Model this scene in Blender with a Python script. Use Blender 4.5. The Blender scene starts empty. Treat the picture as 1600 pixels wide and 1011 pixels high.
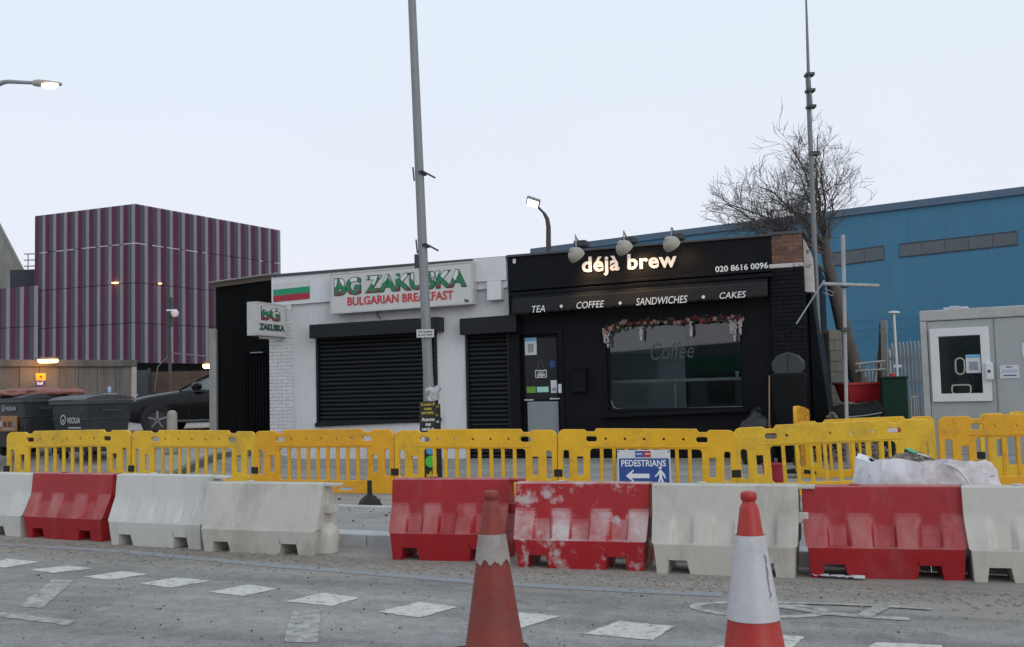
import bpy, bmesh, math, random
from mathutils import Vector, Matrix, noise
random.seed(7)
R = math.radians
scene = bpy.context.scene
COL = scene.collection

# ------------------------------------------------------------------ camera
EYE = 1.6                       # height of the eye above the road
FPX = 1600.0                    # focal length in photo pixels
PITCH = math.atan2(106.5, FPX)
ROLL = 0.025
cam_d = bpy.data.cameras.new('camera'); cam = bpy.data.objects.new('camera', cam_d); COL.objects.link(cam)
cam_d.sensor_width = 36.0; cam_d.lens = 36.0*FPX/1600.0; cam_d.clip_start = 0.05; cam_d.clip_end = 2000
sp, cp, sr, cr = math.sin(PITCH), math.cos(PITCH), math.sin(ROLL), math.cos(ROLL)
rx = Vector((cr, sr*sp, -sr*cp)); ux = Vector((sr, -cr*sp, cr*cp)); fx = Vector((0, cp, sp))
cam.matrix_world = Matrix(((rx.x, ux.x, -fx.x, 0), (rx.y, ux.y, -fx.y, 0), (rx.z, ux.z, -fx.z, EYE), (0, 0, 0, 1)))
scene.camera = cam
cam_d.dof.use_dof = True; cam_d.dof.focus_distance = 19.0; cam_d.dof.aperture_fstop = 4.5

# ------------------------------------------------------------------ sky, sun, exposure
world = bpy.data.worlds.new('World'); scene.world = world; world.use_nodes = True
wn = world.node_tree; wn.nodes.clear()
out = wn.nodes.new('ShaderNodeOutputWorld'); bg = wn.nodes.new('ShaderNodeBackground')
SUN_EL, SUN_ROT = R(24), R(150)
sky = wn.nodes.new('ShaderNodeTexSky'); sky.sky_type = 'NISHITA'; sky.sun_disc = False
sky.sun_elevation = SUN_EL; sky.sun_rotation = SUN_ROT; sky.dust_density = 2.0
sk = wn.nodes.new('ShaderNodeVectorMath'); sk.operation = 'SCALE'; sk.inputs['Scale'].default_value = 0.12
wn.links.new(sky.outputs[0], sk.inputs[0])
tc = wn.nodes.new('ShaderNodeTexCoord'); sx = wn.nodes.new('ShaderNodeSeparateXYZ'); wn.links.new(tc.outputs['Generated'], sx.inputs[0])
ramp = wn.nodes.new('ShaderNodeValToRGB'); wn.links.new(sx.outputs['Z'], ramp.inputs[0])     # even overcast, a little warmer low down
el = ramp.color_ramp.elements
el[0].position = 0.0; el[0].color = (0.71, 0.69, 0.755, 1)
el[1].position = 0.42; el[1].color = (0.63, 0.715, 0.79, 1)
e2 = el.new(0.16); e2.color = (0.68, 0.71, 0.785, 1)
nz = wn.nodes.new('ShaderNodeTexNoise'); nz.inputs['Scale'].default_value = 1.6; nz.inputs['Detail'].default_value = 3
wn.links.new(tc.outputs['Generated'], nz.inputs['Vector'])
mr = wn.nodes.new('ShaderNodeMapRange'); mr.inputs['To Min'].default_value = 0.95; mr.inputs['To Max'].default_value = 1.05
wn.links.new(nz.outputs['Fac'], mr.inputs['Value'])
sc2 = wn.nodes.new('ShaderNodeVectorMath'); sc2.operation = 'SCALE'; wn.links.new(ramp.outputs[0], sc2.inputs[0]); wn.links.new(mr.outputs[0], sc2.inputs['Scale'])
mx = wn.nodes.new('ShaderNodeMix'); mx.data_type = 'RGBA'; mx.inputs['Factor'].default_value = 0.93
wn.links.new(sk.outputs[0], mx.inputs['A']); wn.links.new(sc2.outputs[0], mx.inputs['B'])
wn.links.new(mx.outputs['Result'], bg.inputs['Color']); bg.inputs['Strength'].default_value = 1.0
wn.links.new(bg.outputs[0], out.inputs[0])

sun_d = bpy.data.lights.new('sun', 'SUN'); sun_d.energy = 0.5; sun_d.angle = R(40); sun_d.color = (1.0, 0.96, 0.92)
sun = bpy.data.objects.new('sun', sun_d); COL.objects.link(sun)
sun.rotation_euler = (R(90) - SUN_EL, 0, R(180) - SUN_ROT)
vs = scene.view_settings; vs.view_transform = 'Standard'; vs.look = 'None'; vs.exposure = 0.3; vs.gamma = 1.0; vs.use_curve_mapping = False
scene.render.engine = 'CYCLES'; scene.cycles.use_denoising = True; scene.cycles.max_bounces = 6

# ------------------------------------------------------------------ survey: sight lines from the photograph to places in the street
def ray(px, py):
    dx, dy = px - 800.0, 505.5 - py
    a = dx*cr + dy*sr; b = -dx*sr + dy*cr
    return Vector((a, FPX*cp - b*sp, FPX*sp + b*cp))
def AT(px, py, Y):
    d = ray(px, py); t = Y/d.y
    return Vector((d.x*t, Y, EYE + d.z*t))
def GR(px, py, z=0.0):
    d = ray(px, py); t = (z-EYE)/d.z
    return Vector((d.x*t, d.y*t, z))
def sstep(a, b, x):
    t = max(0.0, min(1.0, (x-a)/(b-a))); return t*t*(3-2*t)
def lerp(a, b, t): return a+(b-a)*t

# ------------------------------------------------------------------ street frame
FL = AT(424, 430, 23.5); FR = AT(1255, 362, 19.5)
FANG = math.atan2(FR.y-FL.y, FR.x-FL.x)
FO = Vector((FL.x, FL.y, 0)); FE = Vector((math.cos(FANG), math.sin(FANG), 0)); FN = Vector((-FE.y, FE.x, 0))   # FN points into the building
def FP(px, py, y=0.0):
    d = ray(px, py); o = Vector((0, 0, EYE))
    t = ((FO - o).dot(FN) + y)/d.dot(FN); p = o + d*t
    return (p-FO).dot(FE), p.z
def FW(u, y, z): return FO + FE*u + FN*y + Vector((0, 0, z))
KO = GR(560, 858, 0.0)                       # a point on the kerb line; kerb runs along the shop fronts
KANG = R(-23.5); KE = Vector((math.cos(KANG), math.sin(KANG), 0)); KN = Vector((-KE.y, KE.x, 0)); KO = KO + KN*.12
def vdist(x, y): return (Vector((x, y, 0))-KO).dot(KN)
def gz(x, y):
    v = vdist(x, y)
    z = 0.13 + 0.08*sstep(4, 10.5, v)
    w = 1.0 - sstep(-6.6, -5.0, x)
    z += w*(0.46*sstep(4.0, 7.5, v) + 0.016*max(0, min(v-8, 30)))
    return z

# ------------------------------------------------------------------ mesh helpers
class MB:
    def __init__(s): s.v = []; s.f = []
    def add(s, vs_, fs): 
        n = len(s.v); s.v += [tuple(p) for p in vs_]; s.f += [tuple(i+n for i in f) for f in fs]; return s
    def box(s, x0, x1, y0, y1, z0, z1, M=None):
        P = [(x0,y0,z0),(x1,y0,z0),(x1,y1,z0),(x0,y1,z0),(x0,y0,z1),(x1,y0,z1),(x1,y1,z1),(x0,y1,z1)]
        if M is not None: P = [M @ Vector(p) for p in P]
        return s.add(P, [(0,3,2,1),(4,5,6,7),(0,1,5,4),(1,2,6,5),(2,3,7,6),(3,0,4,7)])
    def hexa(s, P):                                       # 8 points: bottom ring, top ring
        return s.add(P, [(0,3,2,1),(4,5,6,7),(0,1,5,4),(1,2,6,5),(2,3,7,6),(3,0,4,7)])
    def prism_xz(s, poly, y0, y1):                        # polygon in x,z extruded along y
        n = len(poly); P = [(x,y0,z) for x,z in poly]+[(x,y1,z) for x,z in poly]
        return s.add(P, [tuple(range(n)), tuple(range(2*n-1, n-1, -1))]+[(i,i+n,(i+1)%n+n,(i+1)%n) for i in range(n)])
    def prism_yz(s, poly, x0, x1):
        n = len(poly); P = [(x0,y,z) for y,z in poly]+[(x1,y,z) for y,z in poly]
        return s.add(P, [tuple(range(n)), tuple(range(2*n-1, n-1, -1))]+[(i,i+n,(i+1)%n+n,(i+1)%n) for i in range(n)])
    def tube(s, pts, rad, n=8, cap=True):
        pts = [Vector(p) for p in pts]
        if not hasattr(rad, '__len__'): rad = [rad]*len(pts)
        base = len(s.v); up = None; rings = []
        for i, p in enumerate(pts):
            t = (pts[min(i+1, len(pts)-1)]-pts[max(i-1, 0)])
            if t.length < 1e-9: t = Vector((0,0,1))
            t.normalize()
            if up is None:
                up = Vector((1,0,0)) if abs(t.x) < .8 else Vector((0,1,0))
            a = (up - t*up.dot(t))
            if a.length < 1e-6: a = t.orthogonal()
            a.normalize(); b = t.cross(a); up = a
            rings.append([tuple(p + (a*math.cos(2*math.pi*k/n)+b*math.sin(2*math.pi*k/n))*rad[i]) for k in range(n)])
        V = [q for r_ in rings for q in r_]; F = []
        for i in range(len(pts)-1):
            for k in range(n): F.append((i*n+k, i*n+(k+1)%n, (i+1)*n+(k+1)%n, (i+1)*n+k))
        if cap: F.append(tuple(range(n-1,-1,-1))); m = (len(pts)-1)*n; F.append(tuple(range(m, m+n)))
        return s.add(V, F)
    def lathe(s, prof, n=24, M=None, cap=True):            # (r,z) profile about z
        V = []; F = []
        for r_, z in prof:
            for k in range(n):
                a = 2*math.pi*k/n; p = Vector((r_*math.cos(a), r_*math.sin(a), z)); V.append(M @ p if M is not None else p)
        for i in range(len(prof)-1):
            for k in range(n): F.append((i*n+k, i*n+(k+1)%n, (i+1)*n+(k+1)%n, (i+1)*n+k))
        if cap:
            F.append(tuple(range(n-1,-1,-1))); m = (len(prof)-1)*n; F.append(tuple(range(m, m+n)))
        return s.add(V, F)
    def mesh(s, name, smooth=False, angle=40, fix=True):
        me = bpy.data.meshes.new(name); me.from_pydata(s.v, [], s.f)
        if fix:
            b = bmesh.new(); b.from_mesh(me); bmesh.ops.recalc_face_normals(b, faces=b.faces); b.to_mesh(me); b.free()
        if smooth:
            for p in me.polygons: p.use_smooth = True
            me.set_sharp_from_angle(angle=R(angle))
        me.update(); return me
    def build(s, name, mat=None, parent=None, smooth=False, angle=40, bevel=0, fix=True, seg=2):
        return obj(name, s.mesh(name, smooth, angle, fix), mat, parent, bevel, seg)

def obj(name, me, mat=None, parent=None, bevel=0, seg=2):
    o = bpy.data.objects.new(name, me); COL.objects.link(o)
    if mat is not None and not me.materials: me.materials.append(mat)
    if parent is not None: o.parent = parent
    if bevel:
        m = o.modifiers.new('bevel', 'BEVEL'); m.width = bevel; m.segments = seg; m.limit_method = 'ANGLE'; m.angle_limit = R(35)
        m.harden_normals = False
    return o
def tag(o, label, cat, group=None):
    o['label'] = label; o['category'] = cat
    if group: o['group'] = group
    return o
def struct(o, label=None):
    o['kind'] = 'structure'
    if label: o['label'] = label
    return o
def stuff(o, label=None, cat=None):
    o['kind'] = 'stuff'
    if label: o['label'] = label
    if cat: o['category'] = cat
    return o
def thing(name, label, cat, loc=(0,0,0), rz=0, group=None):
    o = bpy.data.objects.new(name, None); COL.objects.link(o); o.location = loc; o.rotation_euler = (0,0,rz); o.empty_display_size = .2
    return tag(o, label, cat, group)
def fthing(name, label, cat, u=0, y=0, z=0, group=None): return thing(name, label, cat, FW(u, y, z), FANG, group)
def dup(root, label, group=None, parent=None, loc=None, rz=None):
    c = root.copy(); COL.objects.link(c)
    if parent is not None: c.parent = parent
    if loc is not None: c.location = loc
    if rz is not None: c.rotation_euler = (0, 0, rz)
    if label: c['label'] = label
    if group: c['group'] = group
    for ch in list(root.children): dup(ch, None, None, c)
    return c
def kids(o): return list(o.children)

# ------------------------------------------------------------------ materials
MATS = {}
def mat(name, c, rough=.6, var=.15, scale=3.0, bump=0.0, bscale=None, metal=0.0, dirt=None, damt=.4, dscale=2.0, dlo=.5, dhi=.7, stretch=(1,1,1), c2=None, spec=.5, hue=0.0, coat=0.0, dust=None, dustamt=.5):
    """painted or raw surface: base colour with slow and fine variation, optional dirt or wear colour in patches, optional relief"""
    if name in MATS: return MATS[name]
    m = bpy.data.materials.new(name); m.use_nodes = True; n = m.node_tree; N = n.nodes; Lk = n.links
    b = N['Principled BSDF']; b.inputs['Metallic'].default_value = metal; b.inputs['Specular IOR Level'].default_value = spec
    if coat: b.inputs['Coat Weight'].default_value = coat; b.inputs['Coat Roughness'].default_value = .06
    t = N.new('ShaderNodeTexCoord'); oi = N.new('ShaderNodeObjectInfo')
    off = N.new('ShaderNodeVectorMath'); off.operation = 'SCALE'; off.inputs[0].default_value = (37.1, 21.7, 53.3); Lk.new(oi.outputs['Random'], off.inputs['Scale'])
    ad = N.new('ShaderNodeVectorMath'); Lk.new(t.outputs['Object'], ad.inputs[0]); Lk.new(off.outputs[0], ad.inputs[1])
    mp = N.new('ShaderNodeMapping'); mp.inputs['Scale'].default_value = stretch; Lk.new(ad.outputs[0], mp.inputs['Vector'])
    def noise_(sc, det=5, rg=.6):
        q = N.new('ShaderNodeTexNoise'); q.inputs['Scale'].default_value = sc; q.inputs['Detail'].default_value = det; q.inputs['Roughness'].default_value = rg
        Lk.new(mp.outputs[0], q.inputs['Vector']); return q
    n1 = noise_(scale); n2 = noise_(scale*9, 4)
    av = N.new('ShaderNodeMath'); av.operation = 'ADD'; Lk.new(n1.outputs['Fac'], av.inputs[0]); Lk.new(n2.outputs['Fac'], av.inputs[1])
    rg = N.new('ShaderNodeMapRange'); rg.inputs['From Min'].default_value = .7; rg.inputs['From Max'].default_value = 1.3; Lk.new(av.outputs[0], rg.inputs['Value'])
    mixc = N.new('ShaderNodeMix'); mixc.data_type = 'RGBA'; Lk.new(rg.outputs[0], mixc.inputs['Factor'])
    lo = tuple(max(0, x*(1-var)) for x in c); hi = tuple(min(.95, x*(1+var)) for x in (c2 or c))
    mixc.inputs['A'].default_value = (*lo, 1); mixc.inputs['B'].default_value = (*hi, 1); col = mixc.outputs['Result']
    if hue:
        hs = N.new('ShaderNodeHueSaturation'); hr = N.new('ShaderNodeMapRange'); hr.inputs['To Min'].default_value = 1-hue; hr.inputs['To Max'].default_value = 1+hue
        Lk.new(oi.outputs['Random'], hr.inputs['Value']); Lk.new(hr.outputs[0], hs.inputs['Value']); Lk.new(col, hs.inputs['Color']); col = hs.outputs[0]
    rsock = None
    if dirt:
        nd = noise_(dscale, 8, .68); dr = N.new('ShaderNodeMapRange'); dr.inputs['From Min'].default_value = dlo; dr.inputs['From Max'].default_value = dhi; dr.inputs['To Max'].default_value = damt
        Lk.new(nd.outputs['Fac'], dr.inputs['Value'])
        dm = N.new('ShaderNodeMix'); dm.data_type = 'RGBA'; Lk.new(dr.outputs[0], dm.inputs['Factor']); Lk.new(col, dm.inputs['A']); dm.inputs['B'].default_value = (*dirt, 1); col = dm.outputs['Result']
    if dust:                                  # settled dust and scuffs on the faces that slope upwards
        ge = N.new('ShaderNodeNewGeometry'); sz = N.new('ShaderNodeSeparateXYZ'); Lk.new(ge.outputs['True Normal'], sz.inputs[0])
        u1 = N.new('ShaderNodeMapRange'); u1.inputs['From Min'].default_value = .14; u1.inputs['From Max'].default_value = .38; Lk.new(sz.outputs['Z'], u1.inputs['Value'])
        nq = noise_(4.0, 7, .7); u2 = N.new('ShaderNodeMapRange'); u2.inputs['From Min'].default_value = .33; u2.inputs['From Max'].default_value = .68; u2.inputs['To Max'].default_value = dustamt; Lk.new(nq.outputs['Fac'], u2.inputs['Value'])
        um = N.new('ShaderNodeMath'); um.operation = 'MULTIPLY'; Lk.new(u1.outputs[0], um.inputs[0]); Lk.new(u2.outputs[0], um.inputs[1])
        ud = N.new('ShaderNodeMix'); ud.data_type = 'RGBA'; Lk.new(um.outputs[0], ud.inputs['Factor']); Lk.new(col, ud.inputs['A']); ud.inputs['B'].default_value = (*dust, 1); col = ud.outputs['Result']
    Lk.new(col, b.inputs['Base Color'])
    rr = N.new('ShaderNodeMapRange'); rr.inputs['To Min'].default_value = max(0, rough-.12); rr.inputs['To Max'].default_value = min(1, rough+.12); Lk.new(n1.outputs['Fac'], rr.inputs['Value']); Lk.new(rr.outputs[0], b.inputs['Roughness'])
    if bump:
        nb = noise_(bscale or scale*12, 6, .65); bp = N.new('ShaderNodeBump'); bp.inputs['Strength'].default_value = bump; bp.inputs['Distance'].default_value = .02
        Lk.new(nb.outputs['Fac'], bp.inputs['Height']); Lk.new(bp.outputs[0], b.inputs['Normal'])
    MATS[name] = m; return m
def emit(name, c, s):
    if name in MATS: return MATS[name]
    m = bpy.data.materials.new(name); m.use_nodes = True; b = m.node_tree.nodes['Principled BSDF']
    b.inputs['Base Color'].default_value = (.8,.8,.8,1); b.inputs['Emission Color'].default_value = (*c, 1); b.inputs['Emission Strength'].default_value = s
    MATS[name] = m; return m
def glass(name, tint=(.9,.95,.95), refl=1.0):
    if name in MATS: return MATS[name]
    m = bpy.data.materials.new(name); m.use_nodes = True; N = m.node_tree.nodes; Lk = m.node_tree.links
    N.remove(N['Principled BSDF']); o = N['Material Output']
    tr = N.new('ShaderNodeBsdfTransparent'); tr.inputs[0].default_value = (*tint, 1); gl = N.new('ShaderNodeBsdfGlossy'); gl.inputs['Roughness'].default_value = .02; gl.inputs[0].default_value = (refl, refl, refl, 1)
    fr = N.new('ShaderNodeFresnel'); fr.inputs['IOR'].default_value = 1.6; ms = N.new('ShaderNodeMixShader')
    Lk.new(fr.outputs[0], ms.inputs[0]); Lk.new(tr.outputs[0], ms.inputs[1]); Lk.new(gl.outputs[0], ms.inputs[2]); Lk.new(ms.outputs[0], o.inputs['Surface'])
    MATS[name] = m; return m

# ------------------------------------------------------------------ flat shapes and lettering
def curve_mesh(name, loops, half=.01, bev=0.0, res=1):
    """closed 2D loops (outer first, then holes), lying in x,z, thickness along y"""
    cu = bpy.data.curves.new(name, 'CURVE'); cu.dimensions = '2D'; cu.fill_mode = 'BOTH'; cu.extrude = half; cu.bevel_depth = bev; cu.bevel_resolution = res
    for lp in loops:
        s = cu.splines.new('POLY'); s.points.add(len(lp)-1); s.use_cyclic_u = True
        for p, q in zip(s.points, lp): p.co = (q[0], q[1], 0, 1)
    return _to_mesh(cu, name)
def _to_mesh(cu, name):
    o = bpy.data.objects.new('tmp', cu); COL.objects.link(o)
    me = bpy.data.meshes.new_from_object(o); me.name = name
    bpy.data.objects.remove(o); bpy.data.curves.remove(cu)
    me.transform(Matrix(((1,0,0,0),(0,0,-1,0),(0,1,0,0),(0,0,0,1)))); me.materials.clear(); return me
def rrect(x0, x1, z0, z1, r=.02, n=5):
    r = min(r, (x1-x0)/2, (z1-z0)/2); P = []
    for cx, cz, a0 in ((x1-r, z1-r, 0), (x0+r, z1-r, 90), (x0+r, z0+r, 180), (x1-r, z0+r, 270)):
        for k in range(n+1):
            a = R(a0+90*k/n); P.append((cx+r*math.cos(a), cz+r*math.sin(a)))
    return P
def circ(cx, cz, r, n=14): return [(cx+r*math.cos(2*math.pi*k/n), cz+r*math.sin(2*math.pi*k/n)) for k in range(n)]
def text(name, body, m, parent, x0, x1, z0, z1, y=0.0, bold=0.0, shear=0.0, depth=.002, slope=0.0, spacing=1.0, fit=True):
    """lettering fitted to the rectangle x0..x1, z0..z1 in the plane y of its parent, facing -y"""
    cu = bpy.data.curves.new(name, 'FONT'); cu.body = body; cu.size = 1.0; cu.offset = bold; cu.shear = shear; cu.extrude = .01; cu.space_character = spacing; cu.resolution_u = 3; cu.space_line = 1.0
    cu.align_x = 'CENTER'
    me = _to_mesh(cu, name)
    xs = [v.co.x for v in me.vertices]; zs = [v.co.z for v in me.vertices]
    a, b_, c, d = min(xs), max(xs), min(zs), max(zs); kx = (x1-x0)/(b_-a); kz = (z1-z0)/(d-c)
    for v in me.vertices:
        x = x0+(v.co.x-a)*kx; v.co = (x, v.co.y/.01*depth/2, z0+(v.co.z-c)*kz + slope*(x-(x0+x1)/2))
    for p in me.polygons: p.use_smooth = False
    o = obj(name, me, m, parent); o.location = (0, y, 0); return o
def ftext(name, body, m, parent, l, t, r_, b_, y, **k):
    """lettering on the shop front given by its left/top/right/bottom in the photograph"""
    u0, z0 = FP(l, b_, y); u1, z1 = FP(r_, t, y)
    return u0, u1, z0, z1
# ================================================================== shared materials
WHITE_WALL = mat('white masonry paint', (.58,.585,.61), .75, .06, 1.2, .15, 40, dirt=(.34,.34,.33), damt=.5, dscale=1.4, dlo=.52, dhi=.72, stretch=(1.6,1,.3))
WHITE_BRICK = mat('white painted brick', (.58,.585,.605), .75, .06, 2.5, .3, 60, dirt=(.40,.40,.39), damt=.4, dscale=3, hue=.05)
WHITE_PANEL = mat('white fascia panel', (.61,.62,.65), .5, .04, 1.0, dirt=(.42,.42,.40), damt=.3, dscale=1.3, stretch=(1,1,.3))
BLACK_PAINT = mat('black satin paint', (.0045,.0056,.0078), .5, .35, 2.0, .12, 30, dirt=(.012,.0135,.016), damt=.4, dscale=1.7, dlo=.55, dhi=.75, spec=.14)
BLACK_BRICK = mat('black painted brick', (.005,.006,.0085), .55, .3, 4.0, .4, 70, hue=.25, spec=.14, dirt=(.014,.016,.018), damt=.5, dscale=3)
BLACK_BOARD = mat('black stained board', (.0028,.003,.0038), .7, .3, 3, .3, 40, stretch=(6,6,.5), hue=.3, spec=.1)
SHUTTER = mat('anthracite shutter steel', (.009,.0105,.0125), .4, .2, 2.0, spec=.25, dirt=(.02,.021,.022), damt=.4, dscale=4, hue=.12)
DARKTRIM = mat('weathered dark roof edge', (.06,.062,.07), .7, .3, 5)
MORTAR = mat('grey mortar', (.30,.29,.27), .9, .2, 20, .4)
RED_BRICK = mat('exposed red brick', (.17,.08,.055), .85, .3, 6, .5, 60, dirt=(.07,.05,.045), damt=.8, dscale=5, dlo=.45, dhi=.62, hue=.3)
PALE_RENDER = mat('flaking pale render', (.52,.49,.48), .85, .15, 6, .4, dirt=(.12,.11,.11), damt=.9, dscale=7, dlo=.55, dhi=.62)
SIGN_WHITE = mat('sign panel white', (.54,.545,.54), .35, .04, 1.0, dirt=(.45,.44,.41), damt=.35, dscale=2)
ALU = mat('aluminium sign frame', (.47,.47,.46), .4, .12, 6, dirt=(.25,.22,.2), damt=.5, dscale=8)
INK_BLACK = mat('black ink', (.012,.012,.014), .5, .1)
INK_RED = mat('red sign letters', (.50,.025,.03), .45, .06)
INK_WHITE = mat('white sign letters', (.74,.75,.76), .5, .04)
INK_BLUE = mat('dark blue print', (.03,.045,.2), .5, .08)
FLAG_GREEN = mat('flag green', (.0,.25,.115), .5, .05)
FLAG_RED = mat('flag red', (.32,.012,.03), .5, .05)
PAPER = mat('white paper', (.55,.58,.63), .6, .05, 5)
GALV = mat('galvanised steel', (.24,.26,.28), .45, .15, 9, metal=.0, dirt=(.17,.17,.17), damt=.6, dscale=5, spec=.6)
STEEL_DARK = mat('dark steel', (.035,.036,.04), .5, .3, 8)
GREY_PLASTIC = mat('grey plastic', (.23,.24,.25), .5, .1, 4)
BLACK_RUBBER = mat('black rubber', (.012,.012,.013), .75, .3, 8, .2)
SHOP_GLASS = glass('window glass', (.82,.88,.88))

# ================================================================== ground
def flat_noise(nodes, links, vec, sc, det=6, rg=.6):
    q = nodes.new('ShaderNodeTexNoise'); q.inputs['Scale'].default_value = sc; q.inputs['Detail'].default_value = det; q.inputs['Roughness'].default_value = rg
    links.new(vec, q.inputs['Vector']); return q.outputs['Fac']
def ground_mat(name, c_dark, c_light, dust, speck=90, dust_lo=.5, dust_hi=.62, streak=(1,1,1), bump=.5, dust_band=None):
    m = bpy.data.materials.new(name); m.use_nodes = True; N = m.node_tree.nodes; Lk = m.node_tree.links; b = N['Principled BSDF']
    t = N.new('ShaderNodeTexCoord'); rot = N.new('ShaderNodeMapping'); rot.inputs['Rotation'].default_value = (0,0,-FANG); Lk.new(t.outputs['Object'], rot.inputs['Vector'])
    st = N.new('ShaderNodeMapping'); st.inputs['Scale'].default_value = streak; Lk.new(rot.outputs[0], st.inputs['Vector'])
    big = flat_noise(N, Lk, st.outputs[0], .55, 7, .65); mid = flat_noise(N, Lk, rot.outputs[0], 7, 6, .7); fine = flat_noise(N, Lk, rot.outputs[0], speck, 3, .8)
    s1 = N.new('ShaderNodeMath'); s1.operation = 'MULTIPLY_ADD'; Lk.new(mid, s1.inputs[0]); s1.inputs[1].default_value = .8; Lk.new(big, s1.inputs[2])
    s2 = N.new('ShaderNodeMath'); s2.operation = 'MULTIPLY_ADD'; Lk.new(fine, s2.inputs[0]); s2.inputs[1].default_value = 1.25; Lk.new(s1.outputs[0], s2.inputs[2])
    mr_ = N.new('ShaderNodeMapRange'); mr_.inputs['From Min'].default_value = 1.05; mr_.inputs['From Max'].default_value = 1.98; Lk.new(s2.outputs[0], mr_.inputs['Value'])
    mx_ = N.new('ShaderNodeMix'); mx_.data_type = 'RGBA'; Lk.new(mr_.outputs[0], mx_.inputs['Factor']); mx_.inputs['A'].default_value = (*c_dark,1); mx_.inputs['B'].default_value = (*c_light,1)
    tk = N.new('ShaderNodeMapping'); tk.inputs['Scale'].default_value = (.05,.85,1); tk.inputs['Rotation'].default_value = (0,0,R(5)); Lk.new(rot.outputs[0], tk.inputs['Vector'])
    tn = flat_noise(N, Lk, tk.outputs[0], 2.2, 5, .6); tr_ = N.new('ShaderNodeMapRange'); tr_.inputs['From Min'].default_value = .36; tr_.inputs['From Max'].default_value = .64; tr_.inputs['To Min'].default_value = .74; tr_.inputs['To Max'].default_value = 1.16; Lk.new(tn, tr_.inputs['Value'])
    pn = flat_noise(N, Lk, rot.outputs[0], .9, 3, .5); pr_ = N.new('ShaderNodeMapRange'); pr_.inputs['From Min'].default_value = .56; pr_.inputs['From Max'].default_value = .60; pr_.inputs['To Min'].default_value = 1.0; pr_.inputs['To Max'].default_value = .86; Lk.new(pn, pr_.inputs['Value'])
    tm = N.new('ShaderNodeMath'); tm.operation = 'MULTIPLY'; Lk.new(tr_.outputs[0], tm.inputs[0]); Lk.new(pr_.outputs[0], tm.inputs[1])
    ts = N.new('ShaderNodeVectorMath'); ts.operation = 'SCALE'; Lk.new(mx_.outputs['Result'], ts.inputs[0]); Lk.new(tm.outputs[0], ts.inputs['Scale'])
    dn = flat_noise(N, Lk, st.outputs[0], 1.3, 8, .7); fac = dn
    if dust_band:                                     # dried mud dragged along the barriers
        mpb = N.new('ShaderNodeMapping'); mpb.inputs['Rotation'].default_value = (0,0,-dust_band[3]); Lk.new(t.outputs['Object'], mpb.inputs['Vector'])
        sp_ = N.new('ShaderNodeSeparateXYZ'); Lk.new(mpb.outputs[0], sp_.inputs[0])
        a1 = N.new('ShaderNodeMapRange'); a1.inputs['From Min'].default_value = dust_band[0]; a1.inputs['From Max'].default_value = dust_band[1]; a1.inputs['To Max'].default_value = dust_band[2]; Lk.new(sp_.outputs['Y'], a1.inputs['Value'])
        ad_ = N.new('ShaderNodeMath'); Lk.new(dn, ad_.inputs[0]); Lk.new(a1.outputs[0], ad_.inputs[1]); fac = ad_.outputs[0]
    dr_ = N.new('ShaderNodeMapRange'); dr_.inputs['From Min'].default_value = dust_lo; dr_.inputs['From Max'].default_value = dust_hi; dr_.inputs['To Max'].default_value = .95; Lk.new(fac, dr_.inputs['Value'])
    fm = N.new('ShaderNodeMath'); fm.operation = 'MULTIPLY'; Lk.new(dr_.outputs[0], fm.inputs[0]); f2 = N.new('ShaderNodeMapRange'); f2.inputs['From Min'].default_value = .3; f2.inputs['From Max'].default_value = .7; Lk.new(mid, f2.inputs['Value']); Lk.new(f2.outputs[0], fm.inputs[1])
    dm_ = N.new('ShaderNodeMix'); dm_.data_type = 'RGBA'; Lk.new(fm.outputs[0], dm_.inputs['Factor']); Lk.new(ts.outputs[0], dm_.inputs['A']); dm_.inputs['B'].default_value = (*dust,1)
    Lk.new(dm_.outputs['Result'], b.inputs['Base Color']); b.inputs['Roughness'].default_value = .85; b.inputs['Specular IOR Level'].default_value = .3
    bp = N.new('ShaderNodeBump'); bp.inputs['Strength'].default_value = bump; bp.inputs['Distance'].default_value = .012; Lk.new(s2.outputs[0], bp.inputs['Height']); Lk.new(bp.outputs[0], b.inputs['Normal'])
    return m
BANG = R(-25); BP = GR(560, 880, 0)
bperp = BP.x*-math.sin(BANG)+BP.y*math.cos(BANG)
ROAD = ground_mat('worn asphalt', (.10,.101,.10), (.455,.45,.435), (.31,.265,.225), 48, .62, .85, (.35,1.4,1), .9, (bperp-1.35, bperp-.15, .46, BANG))
PAVE = ground_mat('dusty concrete paving', (.235,.225,.21), (.37,.355,.335), (.40,.365,.33), 60, .55, .7)
YARD = ground_mat('yard tarmac', (.09,.09,.09), (.16,.16,.16), (.22,.2,.18), 50)
def sheet(name, us, vs_, zf, m):
    mb = MB(); n = len(vs_)
    for u in us:
        for v in vs_:
            p = KO + KE*u + KN*v; mb.v.append((p.x, p.y, zf(p.x, p.y, v)))
    for i in range(len(us)-1):
        for j in range(n-1): mb.f.append((i*n+j, (i+1)*n+j, (i+1)*n+j+1, i*n+j+1))
    return mb.build(name, m, fix=False)
US = [-400,-200,-100,-60,-40]+[-30+k for k in range(0,61)]+[40,60,100,200,400]
struct(sheet('road', [-400,-40,-20,-10,0,10,20,40,400], [-120,-40,-20,-10,-5,-2,0], lambda x,y,v: 0.0, ROAD))
struct(sheet('pavement', US, [.30,.7,1,1.5,1.97], lambda x,y,v: .13, PAVE))
struct(sheet('yard_ground', US, [2.13,2.6,3,3.5,4,4.5,5,5.5,6,6.5,7,7.5,8,8.5,9,9.5,10,11,12,14,16,20,25,30,40,60,100,200,500], lambda x,y,v: gz(x,y), PAVE))
KERB = mat('granite kerb', (.42,.43,.44), .7, .14, 5, .3, 90, dirt=(.3,.28,.26), damt=.5, dscale=3, hue=.08)
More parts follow.
